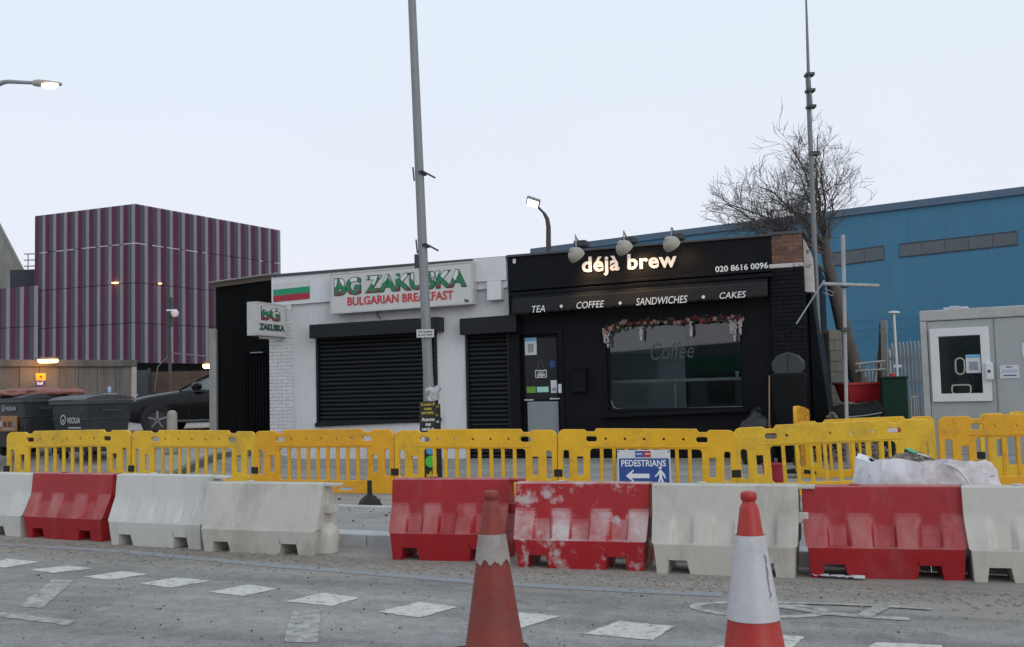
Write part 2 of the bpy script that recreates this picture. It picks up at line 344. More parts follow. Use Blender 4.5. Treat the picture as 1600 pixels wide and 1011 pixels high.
kerb = struct(MB().box(-60, -22, 0, .30, -.05, .126).box(22, 60, 0, .30, -.05, .126).build('kerb', KERB)); kerb.location = KO; kerb.rotation_euler = (0,0,KANG)
me = MB().box(-.455, .455, 0, .298, -.06, .134).mesh('kerb_stone'); me.materials.append(KERB)
for k in range(48):
    o = obj('kerb_stone', me, None, kerb, .012); o.location = (-21.6+.92*k, random.uniform(-.004,.004), random.uniform(-.003,.003))
edging = struct(MB().box(-60,-20,1.98,2.12,0,.15).box(20,60,1.98,2.12,0,.15).build('edging', KERB)); edging.location = KO; edging.rotation_euler = (0,0,KANG)
me = MB().box(-.455,.455,1.975,2.125,0,.185).mesh('edging_stone'); me.materials.append(KERB)
for k in range(43):
    o = obj('edging_stone', me, None, edging, .01); o.location = (-19.4+.92*k, random.uniform(-.004,.004), random.uniform(-.004,.003))
# lighter concrete strip across the pavement and patch in front of the shops
PATCH = mat('new concrete strip', (.42,.415,.40), .85, .12, 4, .2)
st_ = MB()
for k in range(17):
    t = k/16
    for w in (-.35,.35):
        p = KO + KE*lerp(-5,7,t) + KN*(lerp(4.1,6.6,t)+w); st_.v.append((p.x,p.y,gz(p.x,p.y)+.005))
st_.f = [(2*k,2*k+2,2*k+3,2*k+1) for k in range(16)]
struct(st_.build('concrete_path', PATCH, fix=False))
# raised tarmac apron under the bins: low dark kerb running back to the gate
ak = MB(); pts = []
for k in range(15):
    t = k/14; p = AT(205,728,16.9).lerp(AT(400,690,22.6), t); pts.append((p.x,p.y,gz(p.x,p.y)))
for k in range(14):
    a, c = Vector(pts[k]), Vector(pts[k+1]); n_ = (c-a).normalized().cross(Vector((0,0,1)))*.07; up = Vector((0,0,.09)); dn = Vector((0,0,-.1))
    ak.hexa([a-n_+dn, c-n_+dn, c+n_+dn, a+n_+dn, a-n_+up, c-n_+up, c+n_+up, a+n_+up])
struct(ak.build('apron_kerb', mat('dark kerb', (.12,.12,.12), .8, .2, 6, .2)))

# ================================================================== white shop with shutters
def fbox(mb, TL, TR, BR, BL, y0, y1):
    c = [FP(*q, y0) for q in (BL, BR, TR, TL)]
    (u0,a),(u1,b_),(u2,c_),(u3,d) = c
    ul, ur = (u0+u3)/2, (u1+u2)/2
    return mb.hexa([(ul,y0,a),(ur,y0,b_),(ur,y1,b_),(ul,y1,a),(ul,y0,d),(ur,y0,c_),(ur,y1,c_),(ul,y1,d)])
uA, zA = FP(424,430); uB, zB = FP(793,400.5); uC, zC = FP(1256,362)
shop = fthing('white_shop', 'single storey white painted shop with two closed black roller shutters', 'shop building')
s1l, s1r, s1t, s1b = FP(495,600)[0], FP(684,600)[0], FP(590,512)[1], FP(590,661.5)[1]
s2l, s2r, s2t = FP(729,600)[0], FP(805,600)[0], FP(765,500)[1]
outer = [(uA+.05,0),(uB-.001,0),(uB-.001,zB-.12),(uA+.05,zA-.12)]
holes = [rrect(s1l, s1r, s1b, s1t, .001, 1), rrect(s2l, uB-.004, .1, s2t, .001, 1)]
w_ = obj('wall', curve_mesh('wall', [outer]+holes, .1), WHITE_WALL, shop); w_.location = (0,.1,0)
mb = MB().box(uA+.06,uA+.26,.201,8,0,zA-.15).box(uA+.26,uB,7.8,8,0,zA-.15)
mb.build('side_wall', WHITE_WALL, shop)
MB().box(uA+.28,uB-.02,.21,7.78,zA-.5,zA-.4).build('roof', DARKTRIM, shop)
mb = MB(); fbox(mb,(424,432),(793,402.5),(793,449),(424,478.5),-.08,-.002); mb.build('fascia', WHITE_PANEL, shop, bevel=.008)
mb = MB(); fbox(mb,(421,429),(794,399.5),(794,403.5),(421,433),-.12,.25); mb.build('roof_edge', DARKTRIM, shop, bevel=.005)
mb = MB(); fbox(mb,(739,404.5),(790,400.5),(791,437.5),(740,441),-.15,-.081); mb.build('fascia_panel', WHITE_PANEL, shop, bevel=.006)
mb = MB(); fbox(mb,(760,440),(782,438.3),(783,468),(761,469.5),-.22,-.001); mb.build('junction_box', WHITE_PANEL, shop, bevel=.01)
# brick pier at the corner, brick by brick
pl, pr = uA-.02, FP(459,600)[0]; ptop = FP(440,477)[1]-.01
pier = MB().box(pl+.012, pr-.012, -.068, .3, 0, ptop).build('brick_pier', WHITE_BRICK, shop)
BL_, BH = .215, .065
def brick_mesh(name, w, h, d): 
    m_ = MB().box(0,w,0,d,0,h).mesh(name); return m_
bm_cache = {}
def lay(parent, x0, x1, z0, z1, y, d, m, pitch=.075, length=.225, jit=.002, skip=None):
    row = 0; z = z0
    while z + pitch*.6 < z1:
        x = x0 - (length/2 if row % 2 else 0)
        while x < x1-.02:
            a, b_ = max(x, x0), min(x+length-.01, x1)
            if b_-a > .04 and not (skip and skip(a,z)):
                key = (round(b_-a,3), round(pitch,4), d, m.name)
                if key not in bm_cache:
                    mm = brick_mesh('brick', b_-a, pitch-.011, d); mm.materials.append(m); bm_cache[key] = mm
                o = obj('brick', bm_cache[key], None, parent); o.location = (a, y+random.uniform(-jit,jit), z)
            x += length
        z += pitch; row += 1
lay(pier, pl, pr, .12, ptop, -.084, .04, WHITE_BRICK, .0786)
# roller shutters: hood, guides and curved slats
def shutter(name, l, r_, zb, zt, hoodc, ypl=-.02):
    root = obj(name, MB().box(l, r_, .12, .14, zb, zt).mesh(name), SHUTTER, shop)
    mb = MB(); fbox(mb, *hoodc, -.30, -.001); mb.build('hood', SHUTTER, root, bevel=.008)
    for x in (l-.002, r_-.058): MB().box(x, x+.06, -.03, .11, zb+.001, zt-.03).build('guide_rail', SHUTTER, root, bevel=.004)
    n = int((zt-zb-.1)/.094); prof = [(.03,.0),(.03,.094)]; 
    poly = [(.06,0),(.052,.004),(.028,.02),(.018,.045),(.024,.07),(.045,.09),(.06,.0905)]
    m_ = MB().prism_yz(poly, l+.06, r_-.06).mesh('slat', True, 30); m_.materials.append(SHUTTER)
    for k in range(n):
        o = obj('slat', m_, None, root); o.location = (0, 0, zb+.09+k*.094)
    MB().box(l+.062, r_-.062, .0, .07, zb, zb+.085).build('bottom_rail', SHUTTER, root, bevel=.006)
    return root
shutter('window_shutter', s1l, s1r, s1b, s1t, ((483,507.5),(685,495),(686,517.5),(483,529)))
mb = MB(); fbox(mb,(492,661),(688,652.5),(688,658),(492,667),-.07,-.001); mb.build('window_ledge', SHUTTER, shop, bevel=.004)
shutter('door_shutter', s2l, uB+.0, .12, s2t, ((718,498),(806,491.5),(806,518.5),(718,523.5)))
MB().tube([(FP(590,486)[0],-.01,FP(590,486)[1]),(FP(591,492)[0],-.05,FP(590,492)[1]),(FP(596,499)[0],-.04,FP(596,499)[1])],.012,6).build('cable', STEEL_DARK, shop)

# fascia light box sign
u0, z0 = FP(516,491,-.3); u1, z1 = FP(738.5,407.5,-.3); u1b, z1b = FP(740,475.5,-.3); u0t, z0t = FP(515,428,-.3)
sg = fthing('fascia_sign', 'wide white light box sign with tricolour lettering above the shutter', 'sign', u0, -.3, z0)
sl = ((z1b-z0)+(z1-z0t))/2/(u1-u0); W = u1-u0; H = ((z0t-z0)+(z1-z1b))/2
def skew(m_, s): 
    for v in m_.vertices: v.co.z += s*v.co.x
    return m_
def skb(mb, name, m, parent, s, bevel=0): return obj(name, skew(mb.mesh(name), s), m, parent, bevel)
skb(MB().box(0.02,W-.02,.008,.205,.02,H-.02), 'panel', SIGN_WHITE, sg, sl)
fr = MB().box(0,W,-.004,.2,0,.035).box(0,W,-.004,.2,H-.035,H).box(0,.035,-.003,.2,.036,H-.036).box(W-.035,W,-.003,.2,.036,H-.036)
skb(fr, 'frame', ALU, sg, sl)
TRI = bpy.data.materials.new('tricolour letters'); TRI.use_nodes = True
def tricolour(m, z0_, z1_):
    N = m.node_tree.nodes; Lk = m.node_tree.links; b = N['Principled BSDF']; b.inputs['Roughness'].default_value = .45
    t = N.new('ShaderNodeTexCoord'); s = N.new('ShaderNodeSeparateXYZ'); Lk.new(t.outputs['Object'], s.inputs[0])
    q = N.new('ShaderNodeTexNoise'); q.inputs['Scale'].default_value = 4.5; q.inputs['Detail'].default_value = 3; Lk.new(t.outputs['Object'], q.inputs['Vector'])
    m1 = N.new('ShaderNodeMapRange'); m1.inputs['From Min'].default_value = z0_; m1.inputs['From Max'].default_value = z1_; Lk.new(s.outputs['Z'], m1.inputs['Value'])
    w = N.new('ShaderNodeTexWave'); w.inputs['Scale'].default_value = 1.3; w.inputs['Distortion'].default_value = 2; Lk.new(t.outputs['Object'], w.inputs['Vector'])
    a = N.new('ShaderNodeMath'); a.operation = 'MULTIPLY_ADD'; Lk.new(w.outputs['Fac'], a.inputs[0]); a.inputs[1].default_value = .3; Lk.new(m1.outputs[0], a.inputs[2])
    a2 = N.new('ShaderNodeMath'); a2.operation = 'MULTIPLY_ADD'; Lk.new(q.outputs['Fac'], a2.inputs[0]); a2.inputs[1].default_value = .5; Lk.new(a.outputs[0], a2.inputs[2])
    r_ = N.new('ShaderNodeValToRGB'); r_.color_ramp.interpolation = 'CONSTANT'; Lk.new(a2.outputs[0], r_.inputs[0])
    e = r_.color_ramp.elements; e[0].position = 0; e[0].color = (.22,.02,.035,1); e[1].position = .55; e[1].color = (.012,.17,.075,1); x = e.new(.985); x.color = (.62,.66,.66,1)
    ml = N.new('ShaderNodeMath'); ml.operation = 'MULTIPLY'; ml.inputs[1].default_value = .75; Lk.new(a2.outputs[0], ml.inputs[0]); Lk.new(ml.outputs[0], r_.inputs[0])
    Lk.new(r_.outputs[0], b.inputs['Base Color'])
def loc_rect(l, t, r_, b_, y, ou, oz):
    a, c = FP(l,b_,y); d, e = FP(r_,t,y); return a-ou, d-ou, c-oz, e-oz
def sign_text(name, body, m, par, l, tl, r_, tr, hpx, ou, oz, y, ylocal, **k):
    """text whose cap line runs from (l,tl) to (r,tr) in the photograph and is hpx tall"""
    a, zt1 = FP(l,tl,y); b2, zt2 = FP(r_,tr,y); _, zb1 = FP(l,tl+hpx,y); _, zb2 = FP(r_,tr+hpx,y)
    s = (zt2-zt1)/(b2-a); mid = (zt1+zt2)/2; h = ((zt1-zb1)+(zt2-zb2))/2
    return text(name, body, m, par, a-ou, b2-ou, mid-h-oz, mid-oz, ylocal, slope=s, **k)
_, zt = FP(620,436,-.3); _, zb = FP(620,462,-.3)
tricolour(TRI, zb-z0-.02, zt-z0+.02)
BOLD = .035
for body, l, tl, r_, tr in (('BG', 523,436,563,433), ('ZAKUSKA', 571,432,728,420.5)):
    for k, (nm, m_, bo, yy) in enumerate((('letter_outline', INK_BLACK, .06, -.003), ('lettering', TRI, .038, -.0085))):
        g = 1.2 if k == 0 else 0
        sign_text(nm, body, m_, sg, l-g, tl-g, r_+g, tr-g, 26+2*g, u0, z0, -.3, yy, bold=bo, depth=.004, spacing=1.04)
sign_text('small_lettering', 'BULGARIAN BREAKFAST', INK_RED, sg, 543,464.5,708,453.5,13.5, u0, z0, -.3, -.004, bold=.018, depth=.004)
sign_text('house_number', '96', INK_BLACK, sg, 725.5,467.5,732.5,467,5.5, u0, z0, -.3, -.004, bold=.02, depth=.004)
# flag panel on the fascia
u0, z0 = FP(427,472,-.1); u1, z1 = FP(483,437.5,-.1); _, zr = FP(483,466.5,-.1); fs = (zr-z0)/(u1-u0)
fl = fthing('flag_panel', 'small white green and red striped flag panel on the white fascia', 'flag', u0, -.1, z0); FWd = u1-u0; FH = z1-zr
for k, (nm, m_) in enumerate((('red_stripe', FLAG_RED), ('green_stripe', FLAG_GREEN), ('white_stripe', SIGN_WHITE))):
    skb(MB().box(0,FWd,0,.018,FH*k/3+.0005,FH*(k+1)/3-.0005), nm, m_, fl, fs)
# projecting light box at right angles to the wall
u0, z0 = FP(443,525); pj = fthing('projecting_sign', 'white box sign sticking out from the brick pier at right angles', 'sign', u0-.14, -.09, z0-.02)
PW, PH, PT = 1.12, .70, .26
MB().box(0,PT,-PW,0,0,PH).build('box', SIGN_WHITE, pj, bevel=.012)
mb = MB()
for z in (0, PH): mb.box(-.008,PT+.008,-PW-.008,.0,z-.018,z+.018)
for y in (-PW, -.02): mb.box(-.007,PT+.007,y-.012 if y < -.5 else y-.014,y+.014,.02,PH-.02)
mb.build('frame', ALU, pj, bevel=.004)
MB().box(PT*.3,PT*.7,-.8,.06,-.075,-.02).build('bracket', ALU, pj)
TRI2 = bpy.data.materials.new('tricolour letters small'); TRI2.use_nodes = True; tricolour(TRI2, .30, .58)
holder = []
for nm, body, m_, x0, x1, za, zb2, bo, yy in (('letter_outline','BG',INK_BLACK,.13,.89,.315,.625,.05,-.002), ('lettering','BG',TRI2,.15,.87,.325,.615,.025,-.006), ('small_lettering','ZAKUSKA',mat('dark green ink',(.012,.06,.04),.5,.1),.06,1.06,.10,.25,.06,-.003)):
    o = text(nm, body, m_, pj, x0, x1, za, zb2, 0, bold=bo, depth=.004)
    # turn onto the right-hand face (faces along +x of the shop front); reads from the far-out edge to the wall
    o.rotation_euler = (0,0,R(90)); o.location = (PT+.010-yy-.006, -PW, 0)

# ================================================================== black cafe
cafe = fthing('black_cafe', 'single storey black painted cafe with wide fascia, awning and large window', 'cafe building')
cafe.location = FW(0,0,0)
dl, dr, dt = FP(814,600)[0], FP(874,600)[0], FP(840,522)[1]
wl, wr = FP(948,580)[0], FP(1161,570)[0]; wt = FP(1050,503)[1]; wb = FP(1050,641.5)[1]
pilL = FP(1207,500)[0]
outer = [(uB+.002,0),(pilL,0),(pilL,zC-.15),(uB+.002,zB-.15)]
w_ = obj('wall', curve_mesh('wall', [outer, rrect(dl,dr,.1,dt,.001,1), rrect(wl,wr,wb,wt,.001,1)], .11), BLACK_PAINT, cafe); w_.location = (0,.11,0)
INT = mat('dark interior wall', (.05,.055,.06), .8, .2, 2)
mb = MB().box(uC-.25,uC-.02,.31,8,0,zC-.12).box(uB+.002,uC-.26,7.8,8,0,zC-.15)
mb.build('side_wall', BLACK_PAINT, cafe)
MB().box(uB+.1,uC-.26,.23,7.78,zC-.75,zC-.6).build('roof', DARKTRIM, cafe)
MB().box(uB+.1,uC-.26,4.6,4.7,.2,zC-.8).build('interior_partition', INT, cafe)
MB().box(uB+.1,uC-.26,.23,4.58,.15,.22).build('interior_floor', mat('interior floor',(.06,.055,.05),.6,.2,3), cafe)
# right-hand pillar of painted brick with the bare patch at the top
pilR = uC-.03; pz = zC-.05
core = MB().box(pilL+.006, pilR-.012, -.11, .3, 0, pz).build('brick_pillar', BLACK_PAINT, cafe)
zpatch = FP(1230,411,-.14)[1]
lay(core, pilL+.004, pilR, .15, zpatch-.09, -.135, .05, BLACK_BRICK, .0786)
mo = MB().box(pilL+.008, pilR-.01, -.118, -.112, zpatch, pz-.03).build('mortar_bed', MORTAR, core)
lay(core, pilL+.004, pilR, zpatch+.01, pz-.02, -.136, .05, RED_BRICK, .0786)
MB().box(pilL-.01, pilR+.01, -.15, -.113, zpatch-.085, zpatch-.005).build('cement_ledge', PALE_RENDER, core, bevel=.012)
MB().box(pilL-.005, pilR+.06, -.16, .35, pz, pz+.06).build('coping', DARKTRIM, core, bevel=.01)
# flaking render on the flank and the lower black return beside it
za, zb = FP(1262,455)[1], FP(1262,372)[1]
MB().prism_xz([(uC-.028, za),(uC+.14, za-.02),(uC+.13,zb-.35),(uC-.0,zb-.02),(uC-.028,zb)], .05, .34).build('flaking_render', PALE_RENDER, cafe)
u9 = FP(1300,600,.4)[0]; z9 = FP(1275,458,.4)[1]
MB().prism_xz([(uC+.0,0),(u9+.02,0),(u9-.30,z9),(uC+.0,z9+.02)], .40, 2.6).build('flank_wall', BLACK_PAINT, cafe, bevel=.01)
# fascia board
mb = MB(); fbox(mb,(793,401),(1206,367),(1206,424),(796,456),-.14,-.002); fascia = mb.build('fascia', BLACK_PAINT, cafe, bevel=.006)
mb = MB(); fbox(mb,(791,398.5),(1209,364.5),(1209,368),(791,402),-.2,.25); mb.build('roof_edge', DARKTRIM, cafe, bevel=.006)
for k, (t1, t2, o_) in enumerate(((451,455.5,.20),(457.5,464,.26))):
    mb = MB(); fbox(mb,(796,t1),(1206,t1-31.5),(1206,t2-31.5),(796,t2),-o_,-.003); mb.build('cornice_moulding', BLACK_PAINT, cafe, bevel=.012)
def cafe_text(name, body, m, l, tl, r_, tr, hpx, y, **k):
    return sign_text(name, body, m, cafe, l, tl, r_, tr, hpx, 0, 0, y, y, **k)
LET = mat('ivory raised letters', (.78,.74,.72), .45, .03)
cafe_text('lettering', 'déjà brew', LET, 909,402,1057,392.5,32, -.165, bold=.028, depth=.03, spacing=1.08)
cafe_text('phone_number', '020 8616 0096', INK_WHITE, 1117.5,416.2,1200,409.5,9.6, -.146, bold=.018, depth=.006)
cafe_text('house_number', '8', INK_WHITE, 801,404.5,806,404,7.5, -.146, bold=.02, depth=.006)
mb = MB(); fbox(mb,(795,492),(811,491),(813,705),(797,705),-.05,.1); mb.build('pilaster', BLACK_PAINT, cafe, bevel=.006)
# awning, rolled in: front bar and a hanging valance
aw = MB(); ya = -.30
A0, A1 = FP(800,466,-.42), FP(1199,437.5,-.42); B0, B1 = FP(803,491,-.45), FP(1196,463.5,-.45)
aw.hexa([(A0[0],-.43,A0[1]-.03),(A1[0],-.43,A1[1]-.03),(A1[0],-.27,A1[1]-.01),(A0[0],-.27,A0[1]-.01),(A0[0],-.41,A0[1]+.02),(A1[0],-.41,A1[1]+.02),(A1[0],-.27,A1[1]+.06),(A0[0],-.27,A0[1]+.06)])
awn = aw.build('awning', BLACK_PAINT, cafe, bevel=.012)
va = MB(); nU, nV = 60, 6
AWN = mat('black awning cloth', (.006,.0065,.008), .8, .2, 6, .15, 200)
for i in range(nU+1):
    t = i/nU
    for j in range(nV+1):
        s = j/nV; u = lerp(A0[0],A1[0],t); z = lerp(lerp(A0[1],A1[1],t)-.02, lerp(B0[1],B1[1],t)+.012*math.cos(i*math.pi*.8), s)
        va.v.append((u, -.425-.035*s+.008*math.sin(i*1.3)*s, z))
for i in range(nU):
    for j in range(nV): va.f.append((i*(nV+1)+j,(i+1)*(nV+1)+j,(i+1)*(nV+1)+j+1,i*(nV+1)+j+1))
vo = va.build('valance', AWN, awn, smooth=True); so = vo.modifiers.new('t','SOLIDIFY'); so.thickness = .006
for body, l, tl, r_, tr, h in (('TEA',831,478.2,851.5,476.6,10.5),('COFFEE',900.5,472,944,469.3,10.5),('SANDWICHES',993.5,466,1074,461.3,11.5),('CAKES',1124,457.2,1165.5,454.6,10)):
    cafe_text('valance_lettering', body, INK_WHITE, l, tl, r_, tr, h, -.478, shear=.22, depth=.003, bold=.004)
for x, y in ((877,478.5),(969,473.5),(1099,464)):
    u, z = FP(x,y,-.478); obj('valance_dot', curve_mesh('valance_dot', [circ(u,z,.032)], .0015), INK_WHITE, cafe).location = (0,-.478,0)
# window
MB().box(wl,wr,.10,.108,wb,wt).build('window_pane', SHOP_GLASS, cafe)
mb = MB().box(wl,wl+.05,.06,.16,wb,wt).box(wr-.05,wr,.06,.16,wb,wt).box(wl+.05,wr-.05,.06,.16,wt-.05,wt).box(wl+.05,wr-.05,.06,.16,wb,wb+.05)
mb.build('window_frame', BLACK_PAINT, cafe, bevel=.004)
mb = MB(); fbox(mb,(938,648.5),(1169,639),(1169,643.5),(938,653.5),-.16,.1); mb.build('window_sill', BLACK_PAINT, cafe, bevel=.008)
ul, zl = FP(1010,530,.09); ur, zr = FP(1086,530,.09)
FAINT = mat('faint window lettering', (.05,.062,.066), .6, .05)
cafe_text('window_lettering', 'Coffee', FAINT, 1016,537,1084,533,26, .096, shear=.25, depth=.002, bold=-.004)
MB().tube([(wl+.03,.08,wt-.25),(wl+.04,.08,wb+.25),(wl+.10,.08,wb+.09),(wl+.2,.08,wb+.045),(wl+.8,.08,wb+.04),(wr-.06,.08,wb+.05)],.007,6).build('light_cable', mat('pale cable',(.3,.27,.22),.6,.1), cafe)
sh = MB().box(wl-.4,wr+.4,.55,.85,FP(1050,592,.5)[1]-.06,FP(1050,592,.5)[1]); sh.build('window_counter', mat('grey worktop',(.34,.38,.38),.5,.1,3), cafe, bevel=.006)
MB().box(FP(1052,600,.5)[0],FP(1054,600,.5)[0]+.02,.6,.66,.2,FP(1050,592,.5)[1]-.06).build('counter_leg', mat('steel leg',(.35,.37,.38),.4,.1), cafe)
MB().box(wl-.6,FP(1018,600,1.2)[0],1.7,1.75,FP(1000,590,1.7)[1],FP(1000,553,1.7)[1]).build('green_reflection_panel', mat('painted green reflection',(.05,.13,.115),.7,.1,2), cafe)  # added panel, coloured as the green band reflected in the pane
MB().box(wl-.6,FP(1062,600,1.2)[0],1.9,1.95,.25,wt+.3).build('pale_reflection_panel', mat('painted pale reflection',(.34,.38,.41),.8,.1,2,stretch=(1,1,6)), cafe)  # added panel, its pale tone paints the grey blue reflection in the glass
# door with its posters
door = MB().box(dl,dr,.10,.15,.15,dt).build('door', BLACK_PAINT, cafe)
dgl, dgr = FP(819,600)[0], FP(869,600)[0]
DOOR_GLASS = mat('dark door glass', (.008,.010,.012), .12, .1, 1, spec=.25)
MB().box(dgl,dgr,.085,.099,FP(845,624)[1],FP(845,528)[1]).build('door_pane', DOOR_GLASS, door)
MB().box(FP(822.5,640)[0],FP(871,640)[0],.07,.099,.24,FP(845,627.5)[1]).build('kick_panel', mat('grey kick panel',(.20,.235,.25),.45,.06,2), door, bevel=.003)
mb = MB().box(FP(818,625)[0],FP(832,625)[0],.05,.098,FP(825,626)[1],FP(825,624)[1]).box(FP(858,623)[0],FP(876,623)[0],.05,.098,FP(866,624)[1],FP(866,622)[1])
mb.build('letter_flap', mat('worn metal edge',(.5,.5,.5),.35,.2,8), door)
for l,t,r_,b_ in ((806,505,813,700),(874.5,505,881,700)):
    mb = MB(); fbox(mb,(l,t),(r_,t),(r_,b_+4),(l,b_+4),-.03,.1); mb.build('door_frame', BLACK_PAINT, cafe, bevel=.005)
u_, z_ = FP(895,578); u2, z2 = FP(918,612)
MB().box(u_,u2,-.14,-.002,z2,z_).box(u_-.012,u2+.012,-.155,-.002,z_,z_+.03).build('letter_box', BLACK_PAINT, cafe, bevel=.01)

# notices on the door
def notice(name, label, l, t, r_, b_, m, y=.078, th=.004, marks=()):
    a, z0_ = FP(l,b_,y); c, z1_ = FP(r_,t,y)
    o = fthing(name, label, 'notice', a, y, z0_); w, h = c-a, z1_-z0_
    MB().box(0,w,0,th,0,h).build('sheet', m, o)
    for nm, mm, x0, x1, y0, y1 in marks: MB().box(w*x0,w*x1,-.002,-.0005,h*y0,h*y1).build(nm, mm, o)
    return o, w, h
BLUEP = mat('pale blue print',(.16,.38,.58),.5,.05); GREYP = mat('grey print',(.25,.27,.30),.6,.2,30)
notice('door_poster','white poster with blue top band in the upper cafe door glass',820.5,527.5,838,555,PAPER,marks=(('blue_band',BLUEP,0,1,.80,1),('grey_block',GREYP,.25,.75,.14,.65)))
notice('green_sticker','bright green sticker low on the cafe door',823,604,837,614,mat('lime sticker',(.12,.30,.03),.5,.1))
notice('mint_sticker','pale mint sticker beside the green one on the cafe door',839,604,857,613,mat('mint sticker',(.33,.62,.53),.5,.06))
notice('leaflet','tall white leaflet taped at the right edge of the cafe door',861,594,870,614,PAPER,marks=(('grey_block',GREYP,.15,.85,.15,.4),))
notice('torn_leaflet','small torn white leaflet on the cafe door frame',872.5,600,877,614,PAPER,y=-.035)
notice('blue_tag','small blue tag hanging behind the cafe door glass',859.5,563,867,574,mat('royal blue tag',(.02,.05,.2),.5,.1))
o, w, h = notice('open_sign','small hanging board reading open in the cafe door',836.5,578,854,590.5,INK_WHITE,y=.06)
MB().box(w*.05,w*.95,-.003,-.0006,h*.08,h*.92).build('board', INK_BLACK, o)
text('lettering','OPEN',INK_WHITE,o,w*.16,w*.84,h*.14,h*.55,-.0045,bold=.03,depth=.002); text('small_lettering','COME IN',INK_WHITE,o,w*.22,w*.78,h*.66,h*.8,-.0045,bold=.02,depth=.002)
MB().tube([(w*.15,.002,h),(w*.47,.002,h*2.5),(w*.85,.002,h)],.003,5).build('string', GREYP, o)

# floral garland over the cafe window
gar = fthing('flower_garland','garland of red and pink flowers with white hanging blossom over cafe window','garland', wl, -.06, wt)
gp = [(946,514),(965,510),(985,505),(1010,504),(1035,503),(1060,503),(1085,500),(1110,498),(1135,498),(1160,497)]
gl = [Vector((FP(x,y,-.06)[0]-wl, 0, FP(x,y,-.06)[1]-wt)) for x,y in gp]
MB().tube(gl,.022,6).build('stem', mat('dark leaves',(.02,.035,.02),.7,.3,9), gar)
FLW = [mat('dusky rose petals',(.15,.028,.042),.7,.3,12), mat('blush petals',(.30,.17,.15),.7,.25,12), mat('crimson petals',(.08,.009,.018),.7,.3,12)]
LEAF = mat('dark leaves',(.02,.035,.02),.7)
def flower(n_=9, r_=.05):
    mb = MB()
    for k in range(n_):
        a = 2*math.pi*k/n_*1.6; t_ = .3+.7*k/n_; c_ = Vector((math.cos(a)*r_*.5*t_, -.03*(1-t_)-.015, math.sin(a)*r_*.5*t_)); q = r_*.55*t_+.008
        M = Matrix.Translation(c_) @ Matrix.Rotation(a,4,'Y') @ Matrix.Diagonal((q,q*.45,q*.8,1))
        for vv in [[(0,-1,0),(1,0,0),(0,0,1)],[(0,-1,0),(0,0,1),(-1,0,0)],[(0,-1,0),(-1,0,0),(0,0,-1)],[(0,-1,0),(0,0,-1),(1,0,0)],[(0,1,0),(0,0,1),(1,0,0)],[(0,1,0),(-1,0,0),(0,0,1)],[(0,1,0),(0,0,-1),(-1,0,0)],[(0,1,0),(1,0,0),(0,0,-1)]]:
            mb.add([M @ Vector(p) for p in vv], [(0,1,2)])
    return mb.mesh('flower', True, 60, fix=False)
fm = [flower() for _ in range(3)]
for q, f_ in enumerate(fm): f_.materials.append(FLW[q])
rnd = random.Random(3)
for k in range(44):
    t = k/43*(len(gl)-1); i = min(int(t), len(gl)-2); p = gl[i].lerp(gl[i+1], t-i)
    if 18 < k < 22 and rnd.random() < .6: continue
    o = obj('flower', fm[rnd.choice((0,1,1,2,2))], None, gar); o.location = p+Vector((0,rnd.uniform(-.04,0),rnd.uniform(-.04,.06))); s = rnd.uniform(.7,1.35); o.scale = (s,s,s); o.rotation_euler = (rnd.uniform(-.4,.4),rnd.uniform(0,6),rnd.uniform(-.4,.4))
lf = MB()
for k in range(160):
    t = rnd.random()*(len(gl)-1.001); i = int(t); p = gl[i].lerp(gl[i+1], t-i)+Vector((0,rnd.uniform(-.05,.01),rnd.uniform(-.07,.06)))
    M = Matrix.Translation(p) @ Matrix.Rotation(rnd.uniform(0,6.3),4,'Y') @ Matrix.Rotation(rnd.uniform(-.7,.7),4,'X')
    lf.add([M @ Vector(q) for q in ((0,0,0),(.02,0,.03),(0,-.005,.08),(-.02,0,.03))], [(0,1,2,3)])
stuff(lf.build('leaves', LEAF, gar, fix=False))
BLOS = mat('white blossom',(.56,.5,.5),.8,.25,20)
for x, y, ln, wd in ((949,512,.40,.06),(944,513,.30,.05),(1001,511,.28,.045),(1079,503,.28,.045),(1147,499,.42,.06),(1156,498,.3,.05),(1142,500,.26,.05)):
    u, z = FP(x,y,-.09); mb = MB()
    for k in range(70):
        t = rnd.random(); a = rnd.uniform(0,6.3); rr_ = wd*(1-.75*t)*math.sqrt(rnd.random())
        c_ = Vector((math.cos(a)*rr_, math.sin(a)*rr_*.7, -t*ln)); q = rnd.uniform(.011,.018)
        mb.add([c_+Vector(p)*q for p in ((1,0,0),(0,1,0),(-1,0,0),(0,-1,0),(0,0,1),(0,0,-1))], [(0,1,4),(1,2,4),(2,3,4),(3,0,4),(1,0,5),(2,1,5),(3,2,5),(0,3,5)])
    o = mb.build('hanging_blossom', BLOS, gar, fix=False); o.location = (u-wl, -.03, z-wt)
cup = fthing('paper_cup','small white paper cup on the window counter inside the cafe','cup', FP(1152,583,.68)[0], .68, FP(1050,592,.5)[1]); cup['category'] = 'cup'
MB().lathe([(.03,0),(.042,.1),(.046,.102),(.046,.108),(.04,.108)],16).build('cup_body', PAPER, cup, True); MB().lathe([(.047,.104),(.047,.115),(.035,.122)],16).build('cup_rim', PAPER, cup)

